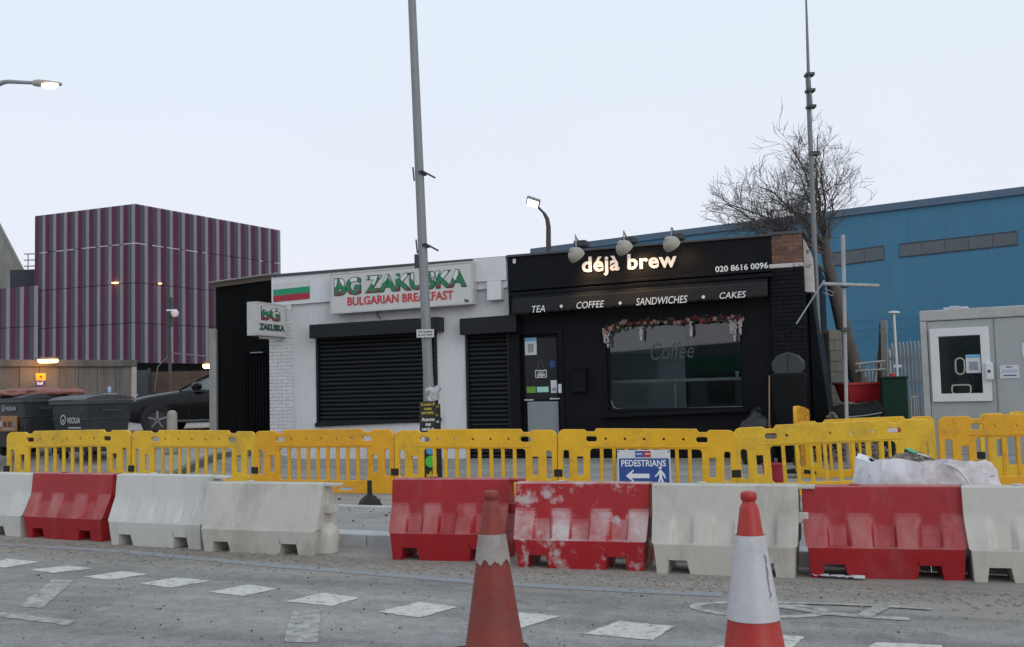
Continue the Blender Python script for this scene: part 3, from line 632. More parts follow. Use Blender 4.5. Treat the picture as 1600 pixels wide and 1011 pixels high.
# swan neck lights over the cafe sign
CREAM = mat('cream enamel', (.33,.31,.27), .45, .1, 6, dirt=(.15,.14,.12), damt=.4, dscale=6)
WARM = emit('warm lamp', (1,.66,.34), 14)
for k, (x, y, bx, by, lab) in enumerate(((900,399,906,381,'leftmost cream swan neck light above the cafe lettering'),(975,388,981,375,'middle cream swan neck light above the cafe lettering'),(1049,382,1056,370,'rightmost cream swan neck light above the cafe lettering'))):
    u, z = FP(x,y,-.75); ub, zb_ = FP(bx,by,-.1)
    L = fthing('sign_light', lab, 'light', ub, -.1, zb_, 'swan neck lights on the cafe fascia')
    hx, hz = u-ub, z-zb_
    MB().box(-.12,.14,-.06,.3,-.06,.07).build('mount_block', STEEL_DARK, L, bevel=.02)
    pts = [(0,-.02,.0),(0,-.1,.05),(.0,-.28,.10),(hx*.4,-.46,.12),(hx*.8,-.58,.09),(hx,-.63,hz+.15)]
    MB().tube(pts,.014,8).build('swan_neck', GALV, L, True)
    # dome shade, its open mouth turned back to the fascia and down
    M = Matrix.Translation((hx,-.62,hz)) @ Matrix.Rotation(R(38),4,'X') @ Matrix.Rotation(R(-24),4,'Y')
    prof = [(.012,.185),(.05,.18),(.062,.15),(.11,.125),(.15,.08),(.168,.02),(.165,-.05),(.158,-.053),(.145,.05),(.07,.12),(.012,.14)]
    MB().lathe(prof,24,M,cap=False).build('shade', CREAM, L, True, 60)
    MB().lathe([(.02,.06),(.04,.03),(.045,0),(.03,-.03),(.005,-.045)],14,M).build('bulb', WARM, L, True)
    ld = bpy.data.lights.new('sign_light_lamp','SPOT'); ld.energy = (26,30,7)[k]; ld.color = (1,.62,.32); ld.spot_size = R(112); ld.spot_blend = .8; ld.shadow_soft_size = .04
    lo = bpy.data.objects.new('lamp', ld); COL.objects.link(lo); lo.parent = L
    lo.matrix_local = M @ Matrix.Translation((0,0,-.065))
# ================================================================== black gate yard left of the white shop
ug0 = FP(338,600,.5)[0]; ug1 = uA+.04; zg0 = FP(345,448,.5)[1]; zg1 = FP(420,436,.5)[1]
yardgate = fthing('boarded_gate', 'tall black boarded screen and gate between concrete post and white shop', 'gate', ug0, .5, .1)
W = ug1-ug0; zt0, zt1 = zg0-.1, zg1-.1; ugate = FP(384,600,.5)[0]-ug0; zgate = FP(400,555,.5)[1]-.1
MB().box(0,W,.04,.10,0,min(zt0,zt1)).build('backing', BLACK_BOARD, yardgate)
n = 7
for k in range(n):
    a, b_ = ugate*k/n, ugate*(k+1)/n
    MB().box(a+.004,b_-.004,random.uniform(-.004,.004),.038,0,lerp(zt0,zt1,a/W)).build('board', BLACK_BOARD, yardgate)
MB().box(ugate,W,-.02,.038,zgate+.02,zt1-.06).build('gate_header', BLACK_BOARD, yardgate, bevel=.006)
n = 13
for k in range(n):
    a = lerp(ugate,W,k/n); b_ = lerp(ugate,W,(k+1)/n)
    MB().box(a+.012,b_-.012,.0,.03,0,zgate).build('slat', BLACK_BOARD, yardgate, bevel=.004)
MB().box(ugate+.15,ugate+.5,-.035,-.021,zgate+.05,zgate+.075).build('latch', GALV, yardgate)
can = fthing('canopy_roof', 'shabby lean to canopy of corrugated sheet on timber above black gate', 'canopy', ug0-.02, .45, zt0+.13)
TIMB = mat('weathered timber', (.10,.078,.06), .85, .3, 5, .3, stretch=(1,8,8)); SHEET = mat('dirty clear sheet', (.45,.45,.44), .5, .3, 3, dirt=(.15,.13,.12), damt=.6, dscale=3)
dz = (zt1-zt0)
mb = MB().hexa([(-.05,-.02,-.05),(W-.05,-.02,-.05+dz),(W-.05,.03,-.05+dz),(-.05,.03,-.05),(-.05,-.02,.06),(W-.05,-.02,.06+dz),(W-.05,.03,.06+dz),(-.05,.03,.06)]); mb.build('fascia_board', TIMB, can)
for k in range(5):
    x = (W-.2)*k/4; MB().hexa([(x,.04,dz*k/4-.05),(x+.07,.04,dz*k/4-.05),(x+.07,3,dz*k/4-.2),(x,3,dz*k/4-.2),(x,.04,dz*k/4+.04),(x+.07,.04,dz*k/4+.04),(x+.07,3,dz*k/4-.12),(x,3,dz*k/4-.12)]).build('rafter', TIMB, can)
mb = MB(); nn = 60
for i in range(nn+1):
    x = -.08+(W-.05)*i/nn
    for y in (-.12, 3.05): mb.v.append((x, y, .085+dz*i/nn+.012*math.cos(i*1.57)-(y+.2)*.03))
mb.f = [(2*i,2*i+2,2*i+3,2*i+1) for i in range(nn)]
o = mb.build('roof_sheet', SHEET, can, True, fix=False); s_ = o.modifiers.new('t','SOLIDIFY'); s_.thickness = .008

# ================================================================== barriers of yellow plastic
YEL = mat('yellow barrier plastic', (.72,.40,.012), .45, .12, 2.5, .05, 30, dirt=(.24,.15,.05), damt=.5, dscale=3.2, dlo=.54, dhi=.72, hue=.025)
YELS = [YEL, mat('bright yellow barrier plastic', (.70,.43,.02), .5, .12, 2.5, .05, 30, dirt=(.24,.16,.06), damt=.55, dscale=2.6, dlo=.5, dhi=.7), mat('orange yellow barrier plastic', (.70,.345,.010), .42, .12, 2.5, .05, 30, dirt=(.26,.13,.04), damt=.5, dscale=3.6, dlo=.53, dhi=.7)]; YN = [0]
BL = 2.45
def yellow_frame():
    L = BL
    o = [(0.0,.0),(L,.0),(L,.90)]+[(L-.09+.09*math.cos(R(a)), .895+.09*math.sin(R(a))) for a in (15,35,55,75,90)]
    o += [(L*.86,.985),(L*.845,.955),(L*.80,.955),(L*.785,1.0),(L*.225,1.0),(L*.21,.955),(L*.165,.955),(L*.15,.985)]
    o += [(.09-.09*math.cos(R(a)), .895+.09*math.sin(R(a))) for a in (90,75,55,35,15)]+[(0,.90)]
    H = [rrect(L*.158,L*.228,.815,.905,.04), rrect(L*.782,L*.852,.815,.905,.04)]
    H += [circ(L*f,.862,.026) for f in (.275,.385,.495,.605,.715)]
    H += [rrect(L*.024,L*.066,.29,.71,.045), rrect(L*.934,L*.976,.29,.71,.045)]
    H += [rrect(L*.105,L*.148,.34,.62,.008), rrect(L*.852,L*.895,.34,.62,.008)]
    H += [rrect(L*.18,L*.82,.225,.735,.06)]
    H += [rrect(L*.38,L*.45,.07,.13,.03), rrect(L*.60,L*.72,.07,.13,.03)]
    return curve_mesh('frame', [o]+H, .018, .009, 1)
frame_me = yellow_frame(); frame_me.materials.append(YEL)
def bar_me():
    w, f, z0_, z1_ = .0165, .026, .215, .745
    P = []
    for sx in (1,-1):
        arc = [(sx*(w+f*(1-math.sin(R(a)))), (z0_+f*1.6*(1-math.cos(R(a)))) ) for a in (0,30,60,90)]
        up = [(x, z0_+z1_-z) for x, z in reversed(arc)]
        side = arc+up
        P += side if sx == 1 else list(reversed(side))
    return curve_mesh('bar', [P], .014, .008, 1)
bme = bar_me(); bme.materials.append(YEL)
rib_me = MB().box(BL*.15,BL*.85,-.036,-.0285,.752,.768).box(BL*.15,BL*.85,.0285,.036,.752,.768).mesh('rail_rib'); rib_me.materials.append(YEL)
clamp_me = MB().box(-.06,.06,-.045,.045,.33,.43).mesh('clamp'); clamp_me.materials.append(BLACK_RUBBER)
foot_me = MB().prism_yz([(-.28,0),(.28,0),(.26,.04),(.06,.075),(-.06,.075),(-.26,.04)], -.06, .06).mesh('foot'); foot_me.materials.append(BLACK_RUBBER)
def yellow(label, p0, p1, z0_, z1_, feet=True, clamp=True, lean=0):
    """barrier between two points of the ground; end posts at p0 and p1"""
    d = Vector((p1.x-p0.x, p1.y-p0.y, z1_-z0_)); ang = math.atan2(d.y, d.x); L = d.length
    t = thing('plastic_barrier', label, 'barrier', (p0.x, p0.y, z0_), ang, 'yellow plastic pedestrian barriers'); t.rotation_euler = (lean, -math.asin((z1_-z0_)/L), ang); t.scale = (L/BL*.992, 1, 1)
    obj('frame', frame_me, None, t)
    for k in range(8):
        b_ = obj('bar', bme, None, t); b_.location = (BL*(.18+.64*(k+1)/9), 0, 0)
    obj('rail_rib', rib_me, None, t, .003)
    if clamp: obj('clamp', clamp_me, None, t, .006)
    if feet:
        for x in (.16, BL-.16):
            f = obj('foot', foot_me, None, t, .006); f.location = (x,0,-.045)
    my = YELS[(1,1,2,0,0,1,2,0,2,1)[YN[0] % 10]]; YN[0] += 1
    for ch in t.children:
        if ch.data in (frame_me, bme, rib_me): ch.material_slots[0].link = 'OBJECT'; ch.material_slots[0].material = my
    return t
ends = [(13,17.6),(206.5,16.9),(399.5,16.3),(617,15.4),(870.5,14.6),(1148.5,14.0)]
tops = [675.5,672.8,672.8,671.3,671.5,671.0]
E = [AT(x, y_, d) for (x, d), y_ in zip(ends, tops)]
labs = ['yellow plastic barrier in front of the dark waste bins, leftmost of the row','yellow plastic barrier in front of the car and concrete bollard','yellow plastic barrier in front of the white brick pier','yellow plastic barrier in front of the lamp column posters','yellow plastic barrier carrying the blue pedestrians sign']
tlist = [[675.5,671.5],[673,674],[673.5,670.5],[672.5,671.5],[670.5,672]]
for k in range(5):
    a, b_ = E[k], E[k+1]
    za = AT(ends[k][0], tlist[k][0], ends[k][1]).z-.995; zb_ = AT(ends[k+1][0], tlist[k][1], ends[k+1][1]).z-.995
    yellow(labs[k], a, b_, za, zb_, feet=False)
def yb(label, x0, d0, t0, x1, d1, t1, **k):
    a, b_ = AT(x0,t0,d0), AT(x1,t1,d1); return yellow(label, a, b_, a.z-.995, b_.z-.995, **k)
yb('yellow plastic barrier slanting up to the right behind the white bulk bag', 1150,14.0,668.5, 1462,13.3,653.5)
yb('yellow plastic barrier in front of the grey site cabin, at the right edge', 1466,13.25,651, 1790,12.6,645)
B8 = yb('yellow plastic barrier with red and white strip, behind the slanting barrier', 1243,15.9,659, 1462,15.6,649.5)
strip = [mat('red reflective', (.42,.02,.02), .4, .1), mat('white reflective', (.55,.55,.57), .4, .08)]
for k in range(7): MB().box(BL*.25+k*.2,BL*.25+k*.2+.199,-.034,-.0285,.775,.845).build('reflective_strip', strip[k%2], B8)
yb('yellow plastic barrier seen end on, its top raised beside the cafe flank', 1241,15.8,634, 1262,18.1,640)
yb('yellow plastic barrier standing close before the cabin, farthest right', 1530,15.2,646, 1760,14.9,640)

# ================================================================== water filled road barriers
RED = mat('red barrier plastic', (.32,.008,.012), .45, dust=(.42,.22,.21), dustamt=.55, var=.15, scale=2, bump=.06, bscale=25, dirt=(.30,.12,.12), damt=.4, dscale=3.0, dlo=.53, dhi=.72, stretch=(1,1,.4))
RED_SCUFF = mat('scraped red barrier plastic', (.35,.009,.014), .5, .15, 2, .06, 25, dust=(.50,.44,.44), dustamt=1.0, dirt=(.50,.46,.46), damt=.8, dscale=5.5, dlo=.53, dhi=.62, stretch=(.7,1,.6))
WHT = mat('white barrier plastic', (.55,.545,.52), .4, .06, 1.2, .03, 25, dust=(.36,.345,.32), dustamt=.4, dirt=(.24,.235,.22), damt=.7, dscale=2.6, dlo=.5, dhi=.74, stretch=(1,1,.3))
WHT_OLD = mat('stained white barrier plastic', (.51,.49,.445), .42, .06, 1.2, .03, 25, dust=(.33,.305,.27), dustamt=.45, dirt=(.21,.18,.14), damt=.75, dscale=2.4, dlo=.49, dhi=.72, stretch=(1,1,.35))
WL = 1.25
def ribmask(f):
    m = 0
    for c, w in ((.06,.10),(.355,.085),(.645,.085),(.94,.10)): m = max(m, 1-sstep(w*.72, w*1.05, abs(f-c)))
    return m
def depth_at(f, z):
    m = ribmask(f)
    if z <= .268: return lerp(.205,.235, z/.268)
    wall = lerp(.135,.085, (z-.28)/.5)
    rib = .10+(.565-z)/.285*.128 if z < .56 else 0
    rec = .112+(.47-z)/.19*.055 if z < .47 else 0
    y = max(wall, rec, rib*m if m > .98 else lerp(max(wall,rec), max(rib,wall,rec), m))
    if z > .795: y = .062
    return y
def water_mesh(plain=False):
    rows = [0,.04,.085,.125,.19,.25,.268,.282,.30,.34,.38,.42,.46,.50,.53,.56,.58,.62,.68,.74,.78,.792,.802]
    fr = sorted(set([round(k/64,4) for k in range(65)]+[.08,.25,.70,.87]))
    bm_ = bmesh.new(); V = {}
    N = [(.08,.25),(.70,.87)]
    def hole(f0, f1, z1_): return z1_ <= .126 and any(f0 >= a-1e-6 and f1 <= b_+1e-6 for a, b_ in N)
    for s in (-1,1):
        for i, z in enumerate(rows):
            sc_ = lerp(.965,1.0, sstep(0,.62,z)) if z > .27 else lerp(.93,.955,z/.27)
            for j, f in enumerate(fr):
                x = (f-.5)*WL*sc_
                if z <= .126:
                    for a, b_ in N:
                        if abs(f-a) < 1e-6: x += .02*z/.125
                        if abs(f-b_) < 1e-6: x -= .02*z/.125
                y = depth_at(f,z) if not plain or z <= .268 else lerp(.205,.085,(z-.282)/.51) if z < .795 else .062
                V[s,i,j] = bm_.verts.new((x, s*y, z))
    bnd = {}
    for i in range(len(rows)-1):
        for j in range(len(fr)-1):
            if hole(fr[j], fr[j+1], rows[i+1]): continue
            for s in (-1,1):
                q = [V[s,i,j],V[s,i,j+1],V[s,i+1,j+1],V[s,i+1,j]]
                bm_.faces.new(q if s == -1 else q[::-1])
            cyc = [(i,j),(i,j+1),(i+1,j+1),(i+1,j)]
            for a in range(4):
                e = (cyc[a],cyc[(a+1)%4]); r_ = (e[1],e[0])
                if r_ in bnd: del bnd[r_]
                else: bnd[e] = 1
    for (a, b_) in bnd: bm_.faces.new([V[-1,b_[0],b_[1]],V[-1,a[0],a[1]],V[1,a[0],a[1]],V[1,b_[0],b_[1]]])
    bmesh.ops.delete(bm_, geom=[v for v in bm_.verts if not v.link_faces], context='VERTS')
    bmesh.ops.recalc_face_normals(bm_, faces=bm_.faces)
    me = bpy.data.meshes.new('body'); bm_.to_mesh(me); bm_.free()
    for p in me.polygons: p.use_smooth = True
    me.set_sharp_from_angle(angle=R(33)); return me
wme = water_mesh(); wmp = water_mesh(True)
lug_me = MB().box(.60,.70,-.07,.07,.46,.56).mesh('coupling_lug')
lug2_me = MB().lathe([(.11,.0),(.125,.2),(.11,.30),(.06,.36)],14,Matrix.Translation((.60,0,0))).mesh('end_foot', True)
ton_me = MB().box(.60,.76,-.06,.06,.765,.797).mesh('top_tongue'); cap_me = MB().lathe([(.045,.80),(.045,.815),(.03,.818)],14,Matrix.Translation((-.2,0,0))).mesh('filler_cap')
def water(label, m, x0, y0, x1, y1, plain=False, rz=0, tip=0, h=1.0):
    a, b_ = GR(x0,y0), GR(x1,y1); d = b_-a; L = d.length; ang = math.atan2(d.y, d.x)+rz; c = (a+b_)/2 + Vector((-math.sin(ang), math.cos(ang),0))*.22
    t = thing('road_barrier', label, 'barrier', c, ang, 'water filled road barriers along the kerb'); k = L/(WL*.93); t.scale = (k, 1, h)
    bo = obj('body', wmp if plain else wme, None, t)
    for me_, nm in ((lug_me,'coupling_lug'),(lug2_me,'end_foot'),(ton_me,'top_tongue'),(cap_me,'filler_cap')): 
        if nm == 'end_foot' and not plain: continue
        obj(nm, me_, None, t, .008)
    for ch in t.children:
        if not ch.data.materials: ch.data.materials.append(m)
        ch.material_slots[0].link = 'OBJECT'; ch.material_slots[0].material = m
    return t
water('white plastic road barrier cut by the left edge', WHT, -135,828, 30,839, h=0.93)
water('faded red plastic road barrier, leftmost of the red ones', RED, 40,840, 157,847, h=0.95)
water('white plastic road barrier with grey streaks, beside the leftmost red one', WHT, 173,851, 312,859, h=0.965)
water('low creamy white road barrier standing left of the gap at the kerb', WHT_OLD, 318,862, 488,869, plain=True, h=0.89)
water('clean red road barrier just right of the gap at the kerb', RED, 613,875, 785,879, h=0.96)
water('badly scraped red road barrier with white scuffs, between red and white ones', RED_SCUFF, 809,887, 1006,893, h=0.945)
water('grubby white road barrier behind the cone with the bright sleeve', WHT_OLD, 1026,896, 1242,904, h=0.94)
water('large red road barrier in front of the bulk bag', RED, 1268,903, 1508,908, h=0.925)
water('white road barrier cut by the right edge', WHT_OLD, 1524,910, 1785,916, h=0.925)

# ================================================================== cones
CONE = mat('orange red cone plastic', (.40,.022,.016), .45, .12, 3, .05, 30, dirt=(.25,.08,.06), damt=.4, dscale=3); CONE_OLD = mat('dull old cone plastic', (.215,.03,.021), .6, .2, 3, .06, 30, dirt=(.13,.05,.04), damt=.65, dscale=2.5, dlo=.48, dhi=.68)
SLEEVE = mat('cone reflective sleeve', (.52,.51,.54), .4, .08, 3, .06, 25, dirt=(.38,.35,.36), damt=.5, dscale=4); SLEEVE_OLD = mat('worn cone sleeve', (.30,.27,.25), .5, .12, 4, .1, 25, dirt=(.2,.13,.11), damt=.6, dscale=5)
def cone(label, p, m, ms, s0, s1, torn=0.0, seed=1, rz=0.2):
    t = thing('traffic_cone', label, 'cone', p, rz)
    rad = lambda z: lerp(.178,.048,(z-.05)/.89)
    MB().lathe([(rad(.05)+.012,.045),(rad(.07)+.002,.07),(rad(.3),.3),(rad(.6),.6),(rad(.9),.90),(.046,.925),(.038,.932),(.037,.945),(.045,.952),(.047,.975),(.042,.993),(.028,1.0),(.012,1.0)],40).build('cone_body', m, t, True, 45)
    mb = MB(); n_ = 144; J = 6
    for k in range(n_+1):
        a = 2*math.pi*k/n_
        lo = s0 + (torn*(.45*noise.noise(Vector((math.cos(a)*2.2,math.sin(a)*2.2,seed)))+.14*noise.noise(Vector((math.cos(a)*5,math.sin(a)*5,seed)))+.07*noise.noise(Vector((math.cos(a)*19,math.sin(a)*19,seed)))))
        for j in range(J+1):
            z = lerp(lo,s1,j/J); mb.v.append(((rad(z)+.003)*math.cos(a),(rad(z)+.003)*math.sin(a),z))
    for k in range(n_):
        for j in range(J): mb.f.append((k*(J+1)+j,(k+1)*(J+1)+j,(k+1)*(J+1)+j+1,k*(J+1)+j+1))
    mb.build('sleeve', ms, t, True, fix=False)
    obj('base', curve_mesh('base', [rrect(-.23,.23,-.23,.23,.06)], .02, .006), BLACK_RUBBER, t).rotation_euler = (R(90),0,0); t.children[-1].location = (0,0,.027)
    return t
CW = AT(1169,761,5.9); cn2 = cone('bright orange traffic cone with tall white sleeve, nearest the right', (CW.x,CW.y,0), CONE, SLEEVE, .262, .728)
# a long tear in the bright cone's sleeve shows grey backing
tear = MB(); rad = lambda z: lerp(.178,.048,(z-.05)/.89)
rr = random.Random(5)
cut = [(.66-.022*k, R(-68+rr.uniform(-2.5,2.5)), rr.uniform(.05,.17) if 0 < k < 11 else .01) for k in range(13)]
for z, a0, w in cut:
    q_ = rad(z)+.0085
    for j in range(4): tear.v.append((q_*math.cos(a0+w*j/3), q_*math.sin(a0+w*j/3), z+rr.uniform(-.004,.004)))
for k in range(12):
    for j in range(3): tear.f.append((k*4+j, k*4+j+1, k*4+j+5, k*4+j+4))
tear.build('sleeve_tear', mat('cone sleeve backing',(.20,.18,.165),.8,.3,20), cn2, fix=False)
CW = AT(767,758.5,6.32); cone('dull faded red traffic cone with torn grey sleeve', (CW.x,CW.y,0), CONE_OLD, SLEEVE_OLD, .55, .715, .10, 4)

# ================================================================== sign on the barrier
p = AT(966,764,14.12); q = AT(1047,703,13.88)
SWd = (Vector((q.x-p.x,q.y-p.y,0))).length; ps = thing('pedestrian_sign','blue and white pedestrians arrow sign fixed to the yellow barrier','sign',p,math.atan2(q.y-p.y,q.x-p.x)); SH = .62
sx_ = AT(966,703,14.12).z-p.z; SH = sx_
MB().box(0,SWd,0,.006,0,SH).build('board', mat('sign board white',(.60,.61,.63),.4,.05), ps, bevel=.002)
BLUE = mat('sign blue',(.022,.07,.27),.4,.06)
obj('blue_panel', curve_mesh('blue_panel',[rrect(.02,SWd-.02,.02,SH-.115,.02)],.001), BLUE, ps).location = (0,-.002,0)
MB().box(SWd*.345,SWd*.49,-.004,-.001,SH-.10,SH-.015).build('logo_block', mat('logo blue',(.02,.12,.36),.4,.05), ps); MB().box(SWd*.491,SWd*.635,-.004,-.001,SH-.10,SH-.015).build('logo_block', mat('logo red',(.42,.03,.05),.4,.05), ps)
for k, (x0, x1) in enumerate(((.36,.47),(.53,.62))): MB().box(SWd*x0,SWd*x1,-.006,-.0045,SH-.062,SH-.05).build('logo_script', INK_WHITE, ps)
text('lettering','PEDESTRIANS',INK_WHITE,ps,SWd*.075,SWd*.915,SH-.225,SH-.135,-.0045,bold=.02,depth=.002)
ar = [(.155,.0),(.30,.085),(.31,.07),(.262,.03),(.60,.03),(.60,-.03),(.262,-.03),(.31,-.07),(.30,-.085)]; zc = SH-.352
obj('arrow', curve_mesh('arrow',[[(x*SWd,zc+z) for x,z in ar]],.001), INK_WHITE, ps).location = (0,-.0045,0)
fig = [[(.80+.028*math.cos(a)/SWd*SWd, .105+.022*math.sin(a)) for a in [2*math.pi*k/12 for k in range(12)]]]
man = [(.785,.078),(.83,.078),(.89,.02),(.905,-.03),(.888,-.036),(.865,.0),(.84,.028),(.838,-.02),(.87,-.09),(.885,-.17),(.86,-.17),(.84,-.10),(.81,-.05),(.775,-.105),(.74,-.16),(.715,-.15),(.75,-.09),(.785,-.02),(.785,.03),(.745,.0),(.705,-.015),(.70,.0),(.74,.025)]
obj('walking_figure', curve_mesh('walking_figure',[[(x*SWd,zc+z) for x,z in man]],.001), INK_WHITE, ps).location = (0,-.0045,0)
obj('figure_head', curve_mesh('figure_head',[circ(.806*SWd,zc+.108,.021)],.001), INK_WHITE, ps).location = (0,-.0045,0)
for x in (.02,SWd-.02): obj('bolt', curve_mesh('bolt',[circ(x,SH-.025,.01)],.004), STEEL_DARK, ps)

# black rubber sign weight on the pavement
p = GR(578,791,.135); wt_ = thing('rubber_weight','black rubber base with short upright stub on the pavement','barrier foot',p); wt_.scale = (.85,.85,.85)
MB().lathe([(.20,0),(.19,.03),(.15,.10),(.10,.15),(.045,.18),(.04,.2)],6).build('base', BLACK_RUBBER, wt_, bevel=.01); MB().box(-.035,.035,-.03,.03,.19,.40).build('stub', BLACK_RUBBER, wt_, bevel=.008)

# ================================================================== lamp column with notices
top = AT(641,-60,17.5); base_ = AT(676,745,17.5); zg = gz(base_.x,base_.y)
lp = thing('lamp_column','tall grey steel lamp column in front of the shutter','lamp post',(base_.x,base_.y,zg))
colm = mat('grey painted column', (.21,.22,.235), .5, .12, 3, .05, dirt=(.13,.13,.13), damt=.5, dscale=5, stretch=(3,3,.4))
tp = top-Vector((base_.x,base_.y,zg)); tp2 = tp*1.25
MB().tube([(0,0,-.1), tuple(tp*.16), tuple(tp*.2), tuple(tp*.6), tuple(tp), tuple(tp2)],[.105,.10,.085,.077,.068,.063],20).build('column', colm, lp, True)
arm = [tp2, tp2+Vector((-.1,-.3,.5)), tp2+Vector((-.2,-1.4,.75))]
MB().tube(arm,.04,8).build('arm', colm, lp, True)
MB().box(-.35,.05,-2.05,-1.35,-.06,.06,Matrix.Translation(tp2+Vector((0,0,.75)))).build('lantern', GREY_PLASTIC, lp, bevel=.03)
def onpole(px, py): return AT(px,py,17.5)-Vector((base_.x,base_.y,zg))
for (x, y) in ((659,272),(664,385)):
    c = onpole(x,y)
    MB().tube([c+Vector((-.11,-.02,.02)), c+Vector((.02,-.11,.03)), c+Vector((.24,-.13,-.10))],.017,6).build('bracket_rod', STEEL_DARK, lp)
    MB().tube([c+Vector((-.15,-.02,.12)), c+Vector((-.13,-.02,-.12))],.014,6).build('bracket_stub', STEEL_DARK, lp)
    MB().lathe([(.088,-.02),(.092,-.02),(.092,.02),(.088,.02)],16,Matrix.Translation(c)).build('clamp_band', STEEL_DARK, lp)
c = onpole(655,410); MB().box(-.03,.04,-.03,.03,-.10,.14,Matrix.Translation(c+Vector((-.05,0,0)))).build('cable_box', STEEL_DARK, lp, bevel=.008)
a_, b_ = AT(651,527.5,17.36), AT(678,514,17.36)
ns = thing('parking_plate','small white no loading plate on the lamp column','sign',a_); w, h = b_.x-a_.x, AT(651,515,17.36).z-a_.z
MB().box(0,w,0,.006,0,h).build('plate', SIGN_WHITE, ns, bevel=.002); text('lettering','No loading\nat any time',INK_BLACK,ns,w*.09,w*.91,h*.12,h*.88,-.002,bold=.02,depth=.002)
MB().box(w*.4,w*.6,.006,.07,h*.2,h*.8).build('bracket', STEEL_DARK, ns)
def pole_poster(label, l, t, r_, b2, Y, rz=0):
    a_, c_ = AT(l,b2,Y), AT(r_,t,Y); o = thing('column_poster', label, 'poster', a_, rz); w, h = c_.x-a_.x, AT(l,t,Y).z-a_.z
    MB().box(0,w,0,.008,0,h).build('board', mat('black poster board',(.012,.013,.015),.5,.2,3), o); return o, w, h
YT = mat('yellow print',(.55,.43,.02),.5,.05)
o, w, h = pole_poster('black poster with yellow and white health warning on the lamp column',656,627.5,681,676,17.36)
text('headline','Covid-19\ncases\nare high.',YT,o,w*.1,w*.92,h*.56,h*.96,-.002,bold=.02,depth=.002); text('lettering','Anyone\ncan\ncatch it.',INK_WHITE,o,w*.12,w*.9,h*.06,h*.48,-.002,bold=.02,depth=.002)
o2, w2, h2 = pole_poster('second black poster behind the health warning on the lamp column',664,632,688,678,17.60)
text('headline','Covid-19\ncases\nare high.',YT,o2,w2*.1,w2*.92,h2*.56,h2*.96,-.002,bold=.02,depth=.002); text('lettering','Anyone\ncan\ncatch it.',INK_WHITE,o2,w2*.12,w2*.9,h2*.06,h2*.48,-.002,bold=.02,depth=.002)
o, w, h = pole_poster('lower black poster with round blue and green marks on the lamp column',662,697,690,748,17.36)
obj('blue_mark',curve_mesh('blue_mark',[circ(w*.38,h*.86,.07)],.001),mat('sky blue print',(.05,.3,.62),.5,.05),o).location=(0,-.002,0); obj('green_mark',curve_mesh('green_mark',[circ(w*.42,h*.52,.10)],.001),mat('leaf green print',(.06,.5,.07),.5,.05),o).location=(0,-.002,0)
obj('yellow_mark',curve_mesh('yellow_mark',[[(w*.15,h*.05),(w*.75,h*.05),(w*.75,h*.14),(w*.45,h*.14),(w*.4,h*.26),(w*.3,h*.14),(w*.15,h*.14)]],.001),YT,o).location=(0,-.002,0)
pb = AT(673,626,17.36); bag = thing('plastic_wrap','crumpled white plastic wrapped round the lamp column above posters','wrapping',pb)
mb = MB(); n_ = 30; J = 10
for k in range(n_):
    a = 2*math.pi*k/n_
    for j in range(J+1):
        z = .25*j/J; r_ = .108+.035*noise.noise(Vector((math.cos(a)*2.2,math.sin(a)*2.2,z*14)))+(.05*max(0,math.cos(a-.2))*(1-abs(j/J-.75)))
        mb.v.append((r_*math.cos(a)+.0,.14+r_*math.sin(a),z+.03*noise.noise(Vector((math.cos(a)*1.5,math.sin(a)*1.5,9)))))
for k in range(n_):
    for j in range(J): mb.f.append((k*(J+1)+j,((k+1)%n_)*(J+1)+j,((k+1)%n_)*(J+1)+j+1,k*(J+1)+j+1))
mb.build('wrap', mat('translucent white plastic',(.42,.43,.45),.35,.15,8,.2,20), bag, True, 25, fix=False)

# ================================================================== bulk bag of rubble behind the red barrier
c0 = AT(1446,760,10.5); zb0 = .13
bb = thing('bulk_bag','white woven bulk bag heaped with rubble behind the red road barrier','bulk bag',(c0.x,c0.y,zb0),R(-14)); bb.scale = (1,1,.82)
def sqr(a, r_, p=4): 
    c_, s = math.cos(a), math.sin(a); k = (abs(c_)**p+abs(s)**p)**(-1/p); return Vector((c_*k*r_, s*k*r_*.75, 0))
mb = MB(); n_ = 140; J = 26
topz = lambda a: .81 + .10*noise.noise(Vector((math.cos(a)*1.6,math.sin(a)*1.6,3)))+.05*noise.noise(Vector((math.cos(a)*5,math.sin(a)*5,5))) - .05*(math.cos(a-.3))
for k in range(n_):
    a = 2*math.pi*k/n_; q = sqr(a,.60)
    for j in range(J+1):
        t = j/J; z = topz(a)*min(t*1.12,1) if t < .9 else topz(a)-(t-.9)*.6
        bulge = 1+.10*math.sin(math.pi*min(1,t*1.05))+ .06*sstep(.6,.9,t)*noise.noise(Vector((math.cos(a)*2,math.sin(a)*2,7)))
        fold = .06*noise.noise(Vector((math.cos(a)*4.5,math.sin(a)*4.5,z*3.5)))+.075*abs(noise.noise(Vector((math.cos(a)*11,math.sin(a)*11,z*2.2+4))))
        inn = 1 - (.16*sstep(.9,1,t))
        mb.v.append(tuple(q*(bulge*inn+fold)+Vector((0,0,z))))
for k in range(n_):
    for j in range(J): mb.f.append((k*(J+1)+j,((k+1)%n_)*(J+1)+j,((k+1)%n_)*(J+1)+j+1,k*(J+1)+j+1))
BAG = mat('woven white bag',(.70,.70,.75),.6,.08,3,.25,60,dirt=(.40,.27,.25),damt=.75,dscale=1.25,dlo=.53,dhi=.66)
o = mb.build('bag_cloth', BAG, bb, True, 30, fix=False); s_ = o.modifiers.new('t','SOLIDIFY'); s_.thickness = .008; s_.offset = -1
